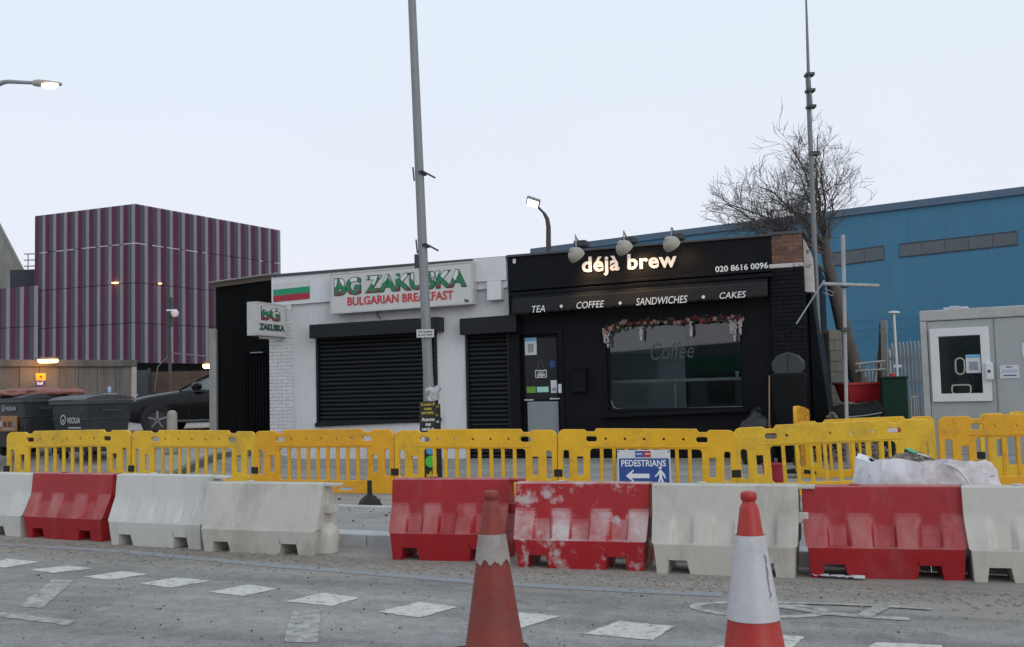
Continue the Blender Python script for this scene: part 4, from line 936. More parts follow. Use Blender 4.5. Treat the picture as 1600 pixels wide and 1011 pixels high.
for sx_, sy_, e_ in ((.08,-.40,(.36,-.50)),):
    pts = []
    for k in range(13):
        t = k/12; pts.append((lerp(sx_,e_[0],t), lerp(sy_,e_[1],t)-.06*math.sin(math.pi*t)-.05, .80+.03*math.sin(math.pi*t)-.30*t*t))
    mb = MB()
    for k, p in enumerate(pts): mb.v += [(p[0],p[1],p[2]-.022),(p[0],p[1]-.004,p[2]+.022)]
    mb.f = [(2*k,2*k+2,2*k+3,2*k+1) for k in range(12)]
    o = mb.build('strap', mat('white strap',(.64,.64,.68),.6,.06), bb, True, fix=False); s_ = o.modifiers.new('t','SOLIDIFY'); s_.thickness = .006
RUB = mat('mixed rubble',(.20,.17,.145),.9,.35,9,.5,60)
def pebbles(n, place, rng, smin, smax, flat=.7):
    mb = MB()
    ico = [(0,0,1),(.894,0,.447),(.276,.851,.447),(-.724,.526,.447),(-.724,-.526,.447),(.276,-.851,.447),(.724,.526,-.447),(-.276,.851,-.447),(-.894,0,-.447),(-.276,-.851,-.447),(.724,-.526,-.447),(0,0,-1)]
    fc = [(0,1,2),(0,2,3),(0,3,4),(0,4,5),(0,5,1),(1,6,2),(2,7,3),(3,8,4),(4,9,5),(5,10,1),(6,7,2),(7,8,3),(8,9,4),(9,10,5),(10,6,1),(11,7,6),(11,8,7),(11,9,8),(11,10,9),(11,6,10)]
    for _ in range(n):
        p = place(rng); s = smin*(smax/smin)**(rng.random()**2.2); M = Matrix.Translation(p) @ Matrix.Rotation(rng.uniform(0,6.3),4,'Z') @ Matrix.Rotation(rng.uniform(-.5,.5),4,'X') @ Matrix.Diagonal((s*rng.uniform(.7,1.3),s*rng.uniform(.7,1.3),s*flat,1))
        mb.add([M @ (Vector(v)*rng.uniform(.75,1.2)) for v in ico], fc)
    return mb
heap = lambda x, y: .66 + .23*math.exp(-((x+.12)**2+(y*1.2)**2)/.14)+.05*noise.noise(Vector((x*4,y*4,1)))
mb = MB(); n_ = 26
for i in range(n_+1):
    for j in range(n_+1):
        x, y = lerp(-.58,.58,i/n_), lerp(-.42,.42,j/n_); mb.v.append((x,y,heap(x,y)))
for i in range(n_):
    for j in range(n_): a = i*(n_+1)+j; mb.f.append((a,a+n_+1,a+n_+2,a+1))
mb.build('rubble_heap', RUB, bb, True, fix=False)
def pl_(r_):
    x, y = r_.gauss(-.1,.26), r_.gauss(0,.2); x = max(-.56,min(.56,x)); y = max(-.4,min(.4,y)); return Vector((x,y,heap(x,y)+.004))
stuff(pebbles(700,pl_,random.Random(2),.012,.045).build('rubble', RUB, bb, fix=False))
for nm, m_, x, y, s in (('green_scrap',mat('green plastic scrap',(.03,.32,.14),.4,.1),-.12,-.05,.07),('white_scrap',PAPER,-.02,-.1,.06),('grey_scrap',GREY_PLASTIC,.2,-.05,.12)):
    M = Matrix.Translation((x,y,heap(x,y)+.035)) @ Matrix.Rotation(x*9,4,'Z') @ Matrix.Rotation(.35,4,'Y'); MB().box(-s,s,-.03,.03,-.008,.008,M).build(nm, m_, bb, bevel=.003)
# ================================================================== striped building
PC = AT(211,318,60.0); PLt = AT(55,338.5,63.2); PRt = AT(438,360,71.0)
ztop = PC.z; zlow = AT(211,567,60).z
hall = thing('striped_hall','large purple and grey striped metal clad hall with overhanging upper storeys','building',(PC.x,PC.y,1.0))
def dir2(a, b_): d = Vector((b_.x-a.x,b_.y-a.y,0)); return d, d.length
MAG = mat('magenta cladding',(.10,.029,.064),.5,.1,1,spec=.25,hue=.06); DGR = mat('slate grey cladding',(.085,.083,.115),.5,.1,1,hue=.05,spec=.25); LGR = mat('light grey cladding',(.27,.25,.275),.45,.08,1,hue=.05,spec=.25)
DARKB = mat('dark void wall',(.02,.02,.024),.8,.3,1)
rowh = (ztop-zlow)/4
corr = {}
def corr_panel(w, h, m):
    key = (round(w,2), round(h,2), m.name)
    if key not in corr:
        mb = MB(); n = max(3, int(w/.085)); 
        for k in range(n):
            a = w*k/n; p = w/n
            for x, y in ((a,0),(a+p*.25,-.035),(a+p*.62,-.035),(a+p*.87,0)): mb.v += [(x,y,0),(x,y,h)]
        mb.v += [(w,0,0),(w,0,h)]
        mb.f = [(2*k,2*k+2,2*k+3,2*k+1) for k in range(len(mb.v)//2-1)]
        me_ = mb.mesh('cladding_panel', fix=False); me_.materials.append(m); corr[key] = me_
    return corr[key]
def clad(o3, e, L, nper, z0_, nrows, rh, order, parent, base):
    """striped panels along direction e from o3; front faces the camera"""
    ang = math.atan2(e.y, e.x); per = L/nper; x = 0; widths = {'m':.40,'d':.32,'l':.28}
    for k in range(nper):
        for c_ in order:
            w = per*widths[c_]
            for r_ in range(nrows):
                me_ = corr_panel(w-.01, rh-.035, {'m':MAG,'d':DGR,'l':LGR}[c_]); p = o3+e*x+Vector((0,0,z0_+r_*rh+.0175))-base
                q = obj('cladding_panel', me_, None, parent); q.location = p; q.rotation_euler = (0,0,ang)
            x += w
B0 = Vector((PC.x,PC.y,1.0))
dl_, Ll = dir2(PC,PLt); dr_, Lr = dir2(PC,PRt); el_, er_ = dl_/Ll, dr_/Lr
C0 = Vector((PC.x,PC.y,0)); L0 = C0+dl_; R0 = C0+dr_
clad(L0, -el_, Ll, 9, zlow, 4, rowh, 'mdl', hall, B0)
clad(C0, er_, Lr, 13, zlow, 4, rowh, 'mdl', hall, B0)
inn = (el_+er_).normalized()*.25
K_ = [C0+inn, R0+inn, R0+dl_, L0+inn]
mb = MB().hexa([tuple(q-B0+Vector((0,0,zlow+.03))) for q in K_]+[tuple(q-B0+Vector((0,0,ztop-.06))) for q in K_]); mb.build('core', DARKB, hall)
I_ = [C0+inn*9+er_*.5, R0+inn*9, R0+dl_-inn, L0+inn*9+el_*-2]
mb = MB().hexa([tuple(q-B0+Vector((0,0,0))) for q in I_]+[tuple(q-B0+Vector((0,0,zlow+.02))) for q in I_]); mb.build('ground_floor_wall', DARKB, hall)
SKY_SLIT = mat('pale sky slit',(.62,.62,.66),.35,.05); rr = random.Random(11)  # pale strips paint the bright sky slits along the panel joint
for o3, e, L, segs in ((L0,-el_,Ll,((.05,.13),(.22,.31),(.33,.40),(.48,.62),(.66,.74),(.78,.85),(.89,1.0))),(C0,er_,Lr,((0,.07),(.10,.17),(.19,.27),(.31,.39),(.42,.45),(.83,.86),(.95,1.0)))):
    ang = math.atan2(e.y,e.x)
    for a, b_ in segs:
        q = MB().box(L*a,L*b_,-.02,.02,-.03,.03).build('sky_slit_strip', SKY_SLIT, hall); q.location = o3-B0+Vector((0,0,zlow+3*rowh)); q.rotation_euler = (0,0,ang)
# lower wing to the left, in line with the left face
wl_top = AT(30,450,63.8); wing0 = L0 + el_*4.2; wing0 += Vector((0,0,0))
zw = wl_top.z; rhw = (zw-zlow)/2
clad(wing0+Vector((0,-.4,0)), -el_, 4.75, 4, zlow, 2, rhw, 'mdl', hall, B0)
Wq = [L0-el_*.2+Vector((0,-.1,0)), L0+Vector((.3,6,0)), wing0+Vector((0,6,0)), wing0+Vector((0,-.1,0))]
mb = MB().hexa([tuple(q-B0+Vector((0,0,zlow))) for q in Wq]+[tuple(q-B0+Vector((0,0,zw-.05))) for q in Wq]); mb.build('wing_core', DARKB, hall)
# plant box and rails on the wing roof
pbx = AT(15,450,66); zt_ = AT(40,421,66).z; xr = AT(60,430,66).x
MB().box(pbx.x-PC.x,xr-PC.x,66-PC.y,70-PC.y,zw-1.2,zt_-1.0).build('plant_box', mat('dark plant box',(.03,.035,.045),.7,.15,1), hall, bevel=.04)
r0, r1 = AT(38,397,66.5), AT(62,393,66.5); r2 = AT(38,416,66.5)
rm = GALV
for z in (r0.z, r2.z, (r0.z+r2.z)/2): MB().tube([(r0.x-PC.x,66.5-PC.y,z-1),(r1.x-PC.x,66.5-PC.y,z-1)],.04,6).build('guard_rail', rm, hall)
for x in (r0.x+.25, r0.x+1.0): MB().tube([(x-PC.x,66.5-PC.y,zt_-1.0),(x-PC.x,66.5-PC.y,r0.z-1)],.035,6).build('rail_post', rm, hall)
# small orange lights on the cladding
AMB = emit('amber bulkhead',(1,.38,.09),9)
for x, y, Y in ((180,442,60.5),(250,443,61.2)):
    p = AT(x,y,Y-.1); mb = MB().lathe([(.05,-.10),(.14,-.06),(.16,0),(.14,.05),(.05,.08)],12); o = mb.build('bulkhead_light', AMB, hall, True); o.location = p-B0; o.scale = (1.3,.5,.5) if x < 200 else (.7,.4,.35)
# concrete gable further left
GP = [AT(-90,180,80), AT(0,349,80), AT(34,418,80)]
gab = thing('concrete_gable','pale concrete building with a steep sloping edge at the far left','building',(GP[0].x,80,0))
poly = [(-30,0),(GP[2].x-GP[0].x+.5,0),(GP[2].x-GP[0].x+.5,GP[2].z-1),(GP[1].x-GP[0].x,GP[1].z),(0,GP[0].z),(-30,GP[0].z+3)]
CONC = mat('weathered concrete',(.22,.215,.205),.85,.15,.6,.3,8,dirt=(.10,.10,.095),damt=.7,dscale=.5,dlo=.48,dhi=.7,stretch=(1,1,.4))
mb = MB().prism_xz(poly,0,12); mb.v = [(x-(5.5 if y > 6 else 0),y,z) for x,y,z in mb.v]; mb.build('gable_wall', CONC, gab); mb = MB(); 
a, b_ = Vector((0,0,GP[0].z)), Vector((GP[2].x-GP[0].x+.5,0,GP[2].z-1)); mb.tube([a,b_],.12,6).build('gable_edge', CONC, gab)

# ================================================================== concrete retaining wall with lamp and notice
wA, wB = AT(-70,558,36.0), AT(209,566,40.5); d_, L = dir2(wA,wB); zw0 = .7
cw = thing('concrete_wall','stained grey concrete panel wall below the striped hall','wall',(wA.x,wA.y,zw0),math.atan2(d_.y,d_.x)); H0 = (wA.z+wB.z)/2-zw0
CPAN = mat('board marked concrete',(.125,.122,.116),.9,.15,1.2,.3,14,dirt=(.05,.049,.046),damt=.75,dscale=1.6,dlo=.44,dhi=.7,stretch=(2.2,2.2,.35),hue=.1)
n = 9; 
for k in range(n): MB().box(L*k/n+.006,L*(k+1)/n-.006,0,.2,0,H0-.26).build('wall_panel', CPAN, cw, bevel=.015)
MB().box(0,L,.05,.3,0,H0-.3).build('wall_core', CPAN, cw)
MB().box(-.1,L+.1,-.12,.4,H0-.26,H0).build('coping', CPAN, cw, bevel=.03)
MB().box(L-.12,L+.08,-.1,.3,0,H0-.265).build('end_post', mat('pale concrete post',(.36,.34,.31),.85,.15,3,.2), cw, bevel=.02)
def wall_lamp(name, label, px, py, Y, energy, w=.34):
    p = AT(px,py,Y); t = thing(name, label, 'lamp', p)
    MB().box(-w*.6,w*.6,-.02,.22,.05,.14).build('housing', STEEL_DARK, t, bevel=.015)
    MB().prism_yz([(-.16,.045),(.14,.045),(.14,-.04),(-.02,-.07),(-.15,-.02)],-w*.5,w*.5).build('lens', emit('sodium lens',(1,.42,.10),22), t, bevel=.01)
    ld = bpy.data.lights.new('lamp','POINT'); ld.energy = energy; ld.color = (1,.40,.10); ld.shadow_soft_size = .12; lo = bpy.data.objects.new('lamp_glow', ld); COL.objects.link(lo); lo.parent = t; lo.location = (0,-.35,-.22)
    return t
wall_lamp('sodium_lamp','lit orange sodium lamp on the concrete wall above the staff notice',75,564,37.5,26,.62)
wall_lamp('flood_lamp','lit orange lamp beside the concrete post under the hall',325,572,30.5,26,.22)
p = AT(56,606,37.3); q = AT(71,583.5,37.3)
sn = thing('staff_notice','yellow and blue staff notice on the concrete wall under the lamp','notice',p,math.atan2(d_.y,d_.x)); w, h = q.x-p.x, AT(56,583.5,37.3).z-p.z
MB().box(0,w,0,.02,0,h*.5).build('blue_panel', INK_BLUE, sn); MB().box(0,w,0,.02,h*.505,h).build('yellow_panel', mat('amber notice',(.62,.33,.02),.5,.05), sn)
text('lettering','Staff',INK_WHITE,sn,w*.1,w*.75,h*.2,h*.42,-.003,bold=.03,depth=.002); obj('emblem',curve_mesh('emblem',[circ(w*.5,h*.77,h*.09)],.002),mat('brown emblem',(.12,.05,.02),.6,.1),sn).location=(0,-.003,0)
# dark undercroft: door, brick wall, hoses
p = AT(211,640,42); ud = thing('undercroft_door','flat blue grey steel door in the dark recess under the hall','door',(p.x,42,.8)); w = AT(231,600,42).x-p.x; h = AT(215,579,42).z-.8
MB().box(0,w,0,.06,0,h).build('leaf', mat('blue grey door paint',(.05,.058,.075),.5,.12,2), ud, bevel=.01); MB().box(-.08,0,-.03,.08,0,h+.08).box(w,w+.08,-.03,.08,0,h+.08).build('frame', STEEL_DARK, ud); MB().box(.08,.16,-.06,0,h*.5,h*.54).build('handle', GALV, ud)
p = AT(236,640,42.6); q = AT(345,640,42.6); bw = thing('undercroft_wall','dark brown brick wall in the recess behind the black car','wall',(p.x,42.6,.8)); w = q.x-p.x; h = AT(260,581,42.6).z-.8
DBR = mat('sooty brown brick',(.075,.048,.038),.85,.3,2,.4,20,hue=.25)
MB().box(0,w,.02,.3,0,h).build('wall_core', DBR, bw); lay(bw,0,w,1.1,h,0,.05,DBR,.30,.85)
MB().tube([(.2,-.15,1.2),(.35,-.18,2.2),(.9,-.2,2.75),(2.2,-.2,2.6),(3.0,-.2,2.45)],.022,6).build('hose', mat('pale hose',(.16,.155,.15),.6,.1), bw)
# camera pole
p0 = AT(268,680,31.0); p1 = AT(265,447,31.0); cpz = gz(p0.x,31)
cp_ = thing('camera_pole','thin dark pole with a white security camera beside the striped hall','pole',(p0.x,31,cpz)); h = p1.z-cpz
MB().tube([(0,0,0),(-.05,0,h*.55),(-.08,0,h)],[.06,.05,.035],10).build('pole', STEEL_DARK, cp_, True); zc = AT(268,490,31).z-cpz
MB().box(-.12,.05,-.08,.08,zc-.40,zc+.50).build('equipment_box', STEEL_DARK, cp_, bevel=.02)
MB().lathe([(.0,-.13),(.08,-.1),(.115,-.02),(.115,.04),(.05,.09),(.02,.1)],14,Matrix.Translation((.16,-.15,zc))).build('camera_dome', mat('camera white',(.66,.66,.68),.4,.05), cp_, True)
MB().box(-.1,.2,-.12,-.05,zc+.07,zc+.12).build('camera_arm', mat('camera white',(.66,.66,.68)), cp_)

# ================================================================== concrete gate post and bollard
p = AT(334,690,22.9); gp_ = thing('gate_post','weathered concrete post at the left end of the black screen','post',(p.x,22.9,gz(p.x,22.9))); h = AT(334,514,22.9).z-gz(p.x,22.9)
MB().box(-.075,.075,-.075,.075,-.1,h).build('post', mat('concrete post',(.26,.245,.215),.85,.15,2,.3,20,dirt=(.12,.11,.1),damt=.6,dscale=2,stretch=(2,2,.5)), gp_, bevel=.015); MB().box(.03,.076,-.078,.07,0,h-.3).build('edge_strip', GALV, gp_)
p = AT(269,690,20.5); zb_ = gz(p.x,20.5); bo = thing('bollard','rounded pale concrete bollard in front of the black car','bollard',(p.x,20.5,zb_)); h = AT(269,641,20.5).z-zb_
MB().lathe([(.105,-.05),(.10,h-.12),(.095,h-.07),(.075,h-.025),(.045,h-.005),(.01,h)],24).build('bollard_body', mat('bollard concrete',(.31,.29,.26),.85,.12,3,.3,30,dirt=(.15,.14,.12),damt=.5,dscale=3), bo, True); MB().lathe([(.15,-.06),(.15,.012),(.12,.02)],20).build('collar', CONC, bo)

# ================================================================== waste bins
BINM = mat('dark grey bin plastic',(.022,.026,.03),.5,.25,2,.15,40,dirt=(.055,.056,.056),damt=.6,dscale=2.2,dlo=.48,dhi=.72); LIDM = mat('bin lid plastic',(.038,.044,.05),.5,.2,2,.15,30,dirt=(.09,.09,.09),damt=.6,dscale=2)
def bin_(label, loc, rz, lid_open=False, brand=True):
    t = thing('waste_bin', label, 'waste bin', loc, rz, 'large wheeled waste bins'); w, d, h = .64, .50, 1.18
    P = [(-w*.86,-d*.84,.18),(w*.86,-d*.84,.18),(w*.86,d*.84,.18),(-w*.86,d*.84,.18),(-w,-d,h),(w,-d,h),(w,d,h),(-w,d,h)]
    MB().hexa(P).build('bin_body', BINM, t, bevel=.03)
    for z in (.45,.80):
        k = lerp(.86,1,(z-.18)/(h-.18)); MB().box(-w*k-.014,w*k+.014,-d*(k-.012)-.012,d*k+.012,z,z+.03).build('body_rib', BINM, t, bevel=.008)
    MB().box(-w-.035,w+.035,-d-.035,d+.035,h-.08,h+.0).build('rim', LIDM, t, bevel=.02)
    mb = MB(); n = 14
    for i in range(n+1):
        y = lerp(-d-.05,d+.05,i/n); z = h+.02+.09*math.sin(math.pi*i/n)**.6
        mb.v += [(-w-.05,y,h+.015),(-w-.04,y,z),(w+.04,y,z),(w+.05,y,h+.015)]
    for i in range(n):
        for j in range(3): mb.f.append((i*4+j,i*4+j+1,i*4+j+5,i*4+j+4))
    mb.f += [(0,1,2,3),tuple(n*4+k for k in (3,2,1,0))]
    o = mb.build('lid', LIDM, t, bevel=.012)
    if lid_open: o.location = (0,.0,.02); o.rotation_euler = (R(-9),0,0)
    for sx_ in (-1,1):
        for sy_ in (-1,1):
            MB().lathe([(.03,-.025),(.095,-.025),(.1,-.015),(.1,.015),(.095,.025),(.03,.025)],16,Matrix.Translation((sx_*w*.7,sy_*d*.65,.10)) @ Matrix.Rotation(R(90),4,'Y')).build('wheel', BLACK_RUBBER, t, True)
        MB().tube([(sx_*(w+.02),-.2,h-.2),(sx_*(w+.09),-.2,h-.2),(sx_*(w+.09),.2,h-.2),(sx_*(w+.02),.2,h-.2)],.015,6).build('handle', STEEL_DARK, t)
    return t, w, d, h
def veolia(t, x0, x1, z0_, z1_, d, face_y, m):
    h_ = z1_-z0_; r_ = h_*.85; cx = x0+r_; cz = (z0_+z1_)/2+h_*.1
    tilt = R(4.5)
    o = obj('logo_ring', curve_mesh('logo_ring',[circ(cx,cz,r_,24),circ(cx,cz,r_*.72,24)],.002), m, t); o.location = (0,face_y,0)
    o = obj('logo_dot', curve_mesh('logo_dot',[circ(cx,cz-r_*.2,r_*.28,12)],.002), m, t); o.location = (0,face_y,0)
    text('lettering','VEOLIA',m,t,cx+r_*1.4,x1,z0_,z1_,face_y,bold=.025,depth=.004)
PALEI = mat('pale bin print',(.36,.38,.40),.6,.1)
p = AT(143,640,20.6); gzz = lambda q: gz(q.x,q.y)
b1, w, d, h = bin_('dark grey waste bin with large white lettering, nearest the car', (p.x,p.y,gzz(p)), R(-37))
veolia(b1,-.30,.42,.74,.86,d,-.487,PALEI); MB().box(-.02,.42,-.478,-.468,.64,.67).build('small_print', PALEI, b1)
p = AT(48,640,21.6)
b2, w, d, h = bin_('dark waste bin with orange poster and red bags on top', (p.x,p.y,gzz(p)+.02), R(-37))
veolia(b2,-.22,.36,.95,1.03,d,-.503,PALEI)
POS = mat('orange notice',(.42,.19,.06),.5,.1); MB().box(-.40,.38,-.492,-.478,.52,.84).build('orange_notice', POS, b2)
for k, (x, m_) in enumerate(((-.27,PAPER),(-.1,mat('brown print',(.12,.06,.03),.6,.1)),(.1,mat('brown print',(.12,.06,.03))),(.3,GREYP))): MB().box(x-.06,x+.06,-.497,-.4925,.62,.72).build('notice_picture', m_, b2)
MB().box(-.2,.3,-.497,-.4925,.56,.58).build('notice_line', PAPER, b2)
p = AT(-70,640,20.4)
b3, w, d, h = bin_('dark waste bin at the far left edge with partly hidden lettering', (p.x,p.y,gzz(p)-.02), R(-30))
veolia(b3,-.35,.58,.80,.94,d,-.492,PALEI); text('bin_number','660',PALEI,b3,.35,.52,.48,.56,-.472,bold=.02,depth=.004)
# bags on the bins
BAGR = mat('terracotta refuse sack',(.22,.075,.058),.5,.25,6,.3,30,dirt=(.3,.16,.13),damt=.5,dscale=6)
def sack(label, p, s, m, seed, rz=0):
    t = thing('refuse_sack', label, 'refuse sack', p, rz, None); bm_ = bmesh.new(); bmesh.ops.create_icosphere(bm_, subdivisions=4, radius=1)
    for v in bm_.verts:
        c = v.co.copy(); n_ = .22*noise.noise(c*1.6+Vector((seed,0,0)))+.13*abs(noise.noise(c*4+Vector((0,seed,0))))+.05*noise.noise(c*9)
        c *= (1+n_); c.z = max(c.z,-.45); v.co = Vector((c.x*s[0],c.y*s[1],(c.z+.45)*s[2]))
    me_ = bpy.data.meshes.new('sack'); bm_.to_mesh(me_); bm_.free()
    for q_ in me_.polygons: q_.use_smooth = True
    obj('sack', me_, m, t); MB().tube([(0,0,s[2]*1.3),(.03,.02,s[2]*1.5),(.06,-.03,s[2]*1.58)],[.05,.025,.045],8).build('knot', m, t, True); return t
for k,(x,y,Y,s,l) in enumerate(((30,634,21.5,(.42,.30,.10),'reddish refuse sack slumped on the left of the bin with the poster'),(72,633,21.6,(.42,.3,.11),'reddish refuse sack in the middle of the bin with the poster'),(113,632,21.7,(.3,.25,.09),'smaller reddish refuse sack between the two front bins'))):
    p = AT(x,y,Y); sack(l, (p.x,p.y-.15,b2.location.z+1.25), s, BAGR, k*7.3)
p = AT(45,640,23.2); b4, w, d, h = bin_('dark waste bin with curved lid half open, behind the red sacks', (p.x,p.y,gzz(p)-.10), R(-20), True)
p = AT(171,611,20.4); can_ = thing('drink_can','small pale blue can left on the front bin lid','can',(p.x,p.y,p.z-.03)); MB().lathe([(.028,0),(.033,.01),(.033,.10),(.027,.115),(.02,.115)],14).build('can_body', mat('pale blue can',(.3,.42,.55),.3,.1), can_, True); MB().lathe([(.026,.113),(.026,.12),(.015,.12)],14).build('can_lid', GALV, can_)
p = AT(172,616,20.35); ct = thing('food_tray','flattened white food tray on the front bin lid','tray',(p.x,p.y,p.z-.02),R(-37)); MB().hexa([(-.1,-.06,0),(.1,-.06,0),(.1,.06,0),(-.1,.06,0),(-.13,-.09,.035),(.13,-.09,.035),(.13,.09,.035),(-.13,.09,.035)]).build('tray_body', PAPER, ct, bevel=.008)

# ================================================================== black car beside the gate
cpos = AT(236,655,28.0); cz = gz(cpos.x,28.0)-.06
CARM = mat('black car paint',(.003,.0036,.005),.28,.1,1,spec=.2,coat=.25); CHR = mat('alloy wheel',(.28,.28,.30),.3,.1,metal=.7); CGLASS = mat('car window',(.18,.21,.23),.08,.1,spec=.6,coat=.5)
def make_car(name, label, loc, rz):
    t = thing(name, label, 'car', loc, rz)
    # stations along x (front at 0): [x, sill_z, belt_z, top_z, half width at belt, half width at top]
    ST = [(0,.42,.66,.72,.62,.50),(.08,.30,.74,.84,.80,.62),(.35,.26,.84,.95,.92,.74),(.75,.25,.92,1.02,.97,.80),(1.15,.25,.97,1.075,.98,.82),(1.55,.25,1.00,1.12,.985,.84),(1.75,.25,1.02,1.15,.985,.86),(2.6,.25,1.06,1.10,.985,.90),(3.6,.25,1.09,1.13,.98,.88),(4.3,.27,1.12,1.16,.95,.84),(4.62,.34,1.10,1.14,.88,.76),(4.75,.45,.98,1.0,.74,.62)]
    mb = MB(); n = 0
    for x, s, b_, tp_, wb_, wt_ in ST:
        half = [(wb_*.90,s),(wb_*.985,s+.10),(wb_,(s+b_)/2),(wb_*.985,b_-.03),(wb_*.96,b_+.02),(wt_,tp_-.012),(wt_*.55,tp_+.018)]
        ring = [(x,-a,z) for a,z in half]+[(x,0,tp_+.025)]+[(x,a,z) for a,z in reversed(half)]
        mb.v += ring; n = len(ring)
    for i in range(len(ST)-1):
        for j in range(n): a = i*n+j; b_ = i*n+(j+1)%n; mb.f.append((a,b_,b_+n,a+n))
    mb.f += [tuple(range(n)), tuple((len(ST)-1)*n+k for k in range(n-1,-1,-1))]
    o = mb.build('body', CARM, t, True, 42); s_ = o.modifiers.new('s','SUBSURF'); s_.levels = 1; s_.render_levels = 2
    # glasshouse
    G = [(1.50,1.10,.80,1.13,.70),(2.35,1.10,.90,1.60,.66),(2.6,1.09,.90,1.68,.66),(3.4,1.11,.89,1.70,.66),(4.1,1.14,.86,1.62,.64),(4.55,1.14,.80,1.20,.70)]
    mb = MB(); m5 = 5
    for x, zb2, wb_, zt2, wt_ in G: mb.v += [(x,-wb_,zb2-.06),(x,-wt_,zt2-.03),(x,0,zt2+.02),(x,wt_,zt2-.03),(x,wb_,zb2-.06)]
    for i in range(len(G)-1):
        for j in range(4): a = i*m5+j; mb.f.append((a,a+1,a+1+m5,a+m5))
    mb.f += [(0,1,2,3,4),tuple((len(G)-1)*m5+k for k in (4,3,2,1,0))]
    mb.build('windows', CGLASS, t, True, 25)
    rf = MB()
    for i in range(len(G)-1):
        (x0,a0,w0,z0_,t0),(x1,a1,w1,z1_,t1) = G[i],G[i+1]
        if 1 <= i <= 3: rf.hexa([(x0,-t0-.01,z0_-.035),(x1,-t1-.01,z1_-.035),(x1,t1+.01,z1_-.035),(x0,t0+.01,z0_-.035),(x0,-t0+.05,z0_+.03),(x1,-t1+.05,z1_+.03),(x1,t1-.05,z1_+.03),(x0,t0-.05,z0_+.03)])
    rf.build('roof_panel', CARM, t, bevel=.01)
    for s in (-1,1):
        for pts in ([(1.45,s*.83,1.10),(1.95,s*.745,1.38),(2.4,s*.675,1.60),(2.65,s*.67,1.665),(3.5,s*.67,1.685),(4.1,s*.655,1.60),(4.55,s*.75,1.2)],[(2.85,s*.91,1.05),(2.9,s*.80,1.38),(2.95,s*.675,1.68)]):
            MB().tube(pts,.03,6).build('window_pillar', CARM, t)
        M = Matrix.Translation((1.92,s*1.08,1.20)) @ Matrix.Scale(1.35,4); mb = MB().lathe([(.02,-.11),(.08,-.1),(.10,-.02),(.10,.05),(.05,.1)],12,M @ Matrix.Rotation(R(90),4,'X') @ Matrix.Diagonal((1,.85,1.1,1)) ); mb.box(-.03,.05,-.12,.0,-.08,-.03,M); mb.build('door_mirror', CARM, t, True)
        MB().prism_xz([(.03,.70),(.10,.80),(.50,.90),(.42,.84),(.1,.70)], s*.70-.16, s*.70+.19).build('headlight', mat('headlamp lens',(.55,.58,.62),.12,.05,spec=.8), t, bevel=.02)
        MB().box(1.72,1.73,s*.985-.004,s*.985+.004,.42,1.02).box(2.86,2.87,s*.99-.004,s*.99+.004,.42,1.04).build('door_gap', BLACK_RUBBER, t)
        MB().box(2.55,2.78,s*.99-.02,s*.99+.02,.92,.96).build('door_handle', CARM, t, bevel=.01)
        MB().box(1.3,3.6,s*.97-.03,s*.97+.03,.30,.36).build('sill_trim', mat('satin trim',(.1,.1,.11),.3,.1), t, bevel=.01)
        for x in (.95,3.85):
            M = Matrix.Translation((x,s*.855,.365)) @ Matrix.Rotation(R(90),4,'X')
            MB().lathe([(.42,-.12),(.43,-.09),(.43,.09),(.42,.12)],28,M).build('wheel_arch', BLACK_RUBBER, t, True)
            M = Matrix.Translation((x,s*.94,.365)) @ Matrix.Rotation(R(90),4,'X')
            w_ = MB().lathe([(.24,-.10),(.345,-.11),(.365,-.09),(.365,.09),(.345,.11),(.24,.10)],32,M,cap=False).build('tyre', BLACK_RUBBER, t, True)
            MB().lathe([(.25,-.06),(.25,.06)],24,M).build('rim', STEEL_DARK, w_)
            for k in range(5):
                a = 2*math.pi*k/5; Q = M @ Matrix.Rotation(a,4,'Z'); zz = -s*.095
                MB().hexa([Q @ Vector(v) for v in ((-.035,.02,zz-.02),(.035,.02,zz-.02),(.022,.245,zz-.02),(-.022,.245,zz-.02),(-.03,.02,zz+.012),(.03,.02,zz+.012),(.018,.245,zz),(-.018,.245,zz))]).build('spoke', CHR, w_)
    MB().box(-.02,.02,-.35,.35,.46,.68).build('grille', BLACK_RUBBER, t, bevel=.01)
    return t
make_car('parked_car','black car parked nose left behind the concrete post', (cpos.x-.95*math.cos(R(9)),28.0-.95*math.sin(R(9))+.9,cz), R(9)).scale = (1.07,1.07,1.07)

# ================================================================== blue warehouse
HA, HB = AT(1600,292,40), AT(1100,355,47.5); dW = Vector((HA.x-HB.x,HA.y-HB.y,0)); LW = dW.length; eW = dW/LW; aW = math.atan2(eW.y,eW.x)
org = Vector((HB.x,HB.y,0))-eW*9.5
wh = thing('blue_warehouse','big sky blue metal clad warehouse with narrow window bands','warehouse',(org.x,org.y,0),aW)
zW = lambda x: lerp(HB.z,HA.z,(x-9.5)/LW)
BLU = mat('blue cladding',(.052,.175,.285),.5,.07,.5,spec=.3,hue=.012,dirt=(.045,.12,.185),damt=.5,dscale=.5,dlo=.48,dhi=.72,stretch=(1.2,1,.12)); TOTAL = 9.5+LW+14
npan = 24
for k in range(npan):
    x0, x1 = TOTAL*k/npan, TOTAL*(k+1)/npan
    MB().hexa([(x0+.001,0,.2),(x1-.001,0,.2),(x1-.001,.08,.2),(x0+.001,.08,.2),(x0+.001,0,zW(x0)-.28),(x1-.001,0,zW(x1)-.28),(x1-.001,.08,zW(x1)-.28),(x0+.001,.08,zW(x0)-.28)]).build('cladding_panel', BLU, wh)
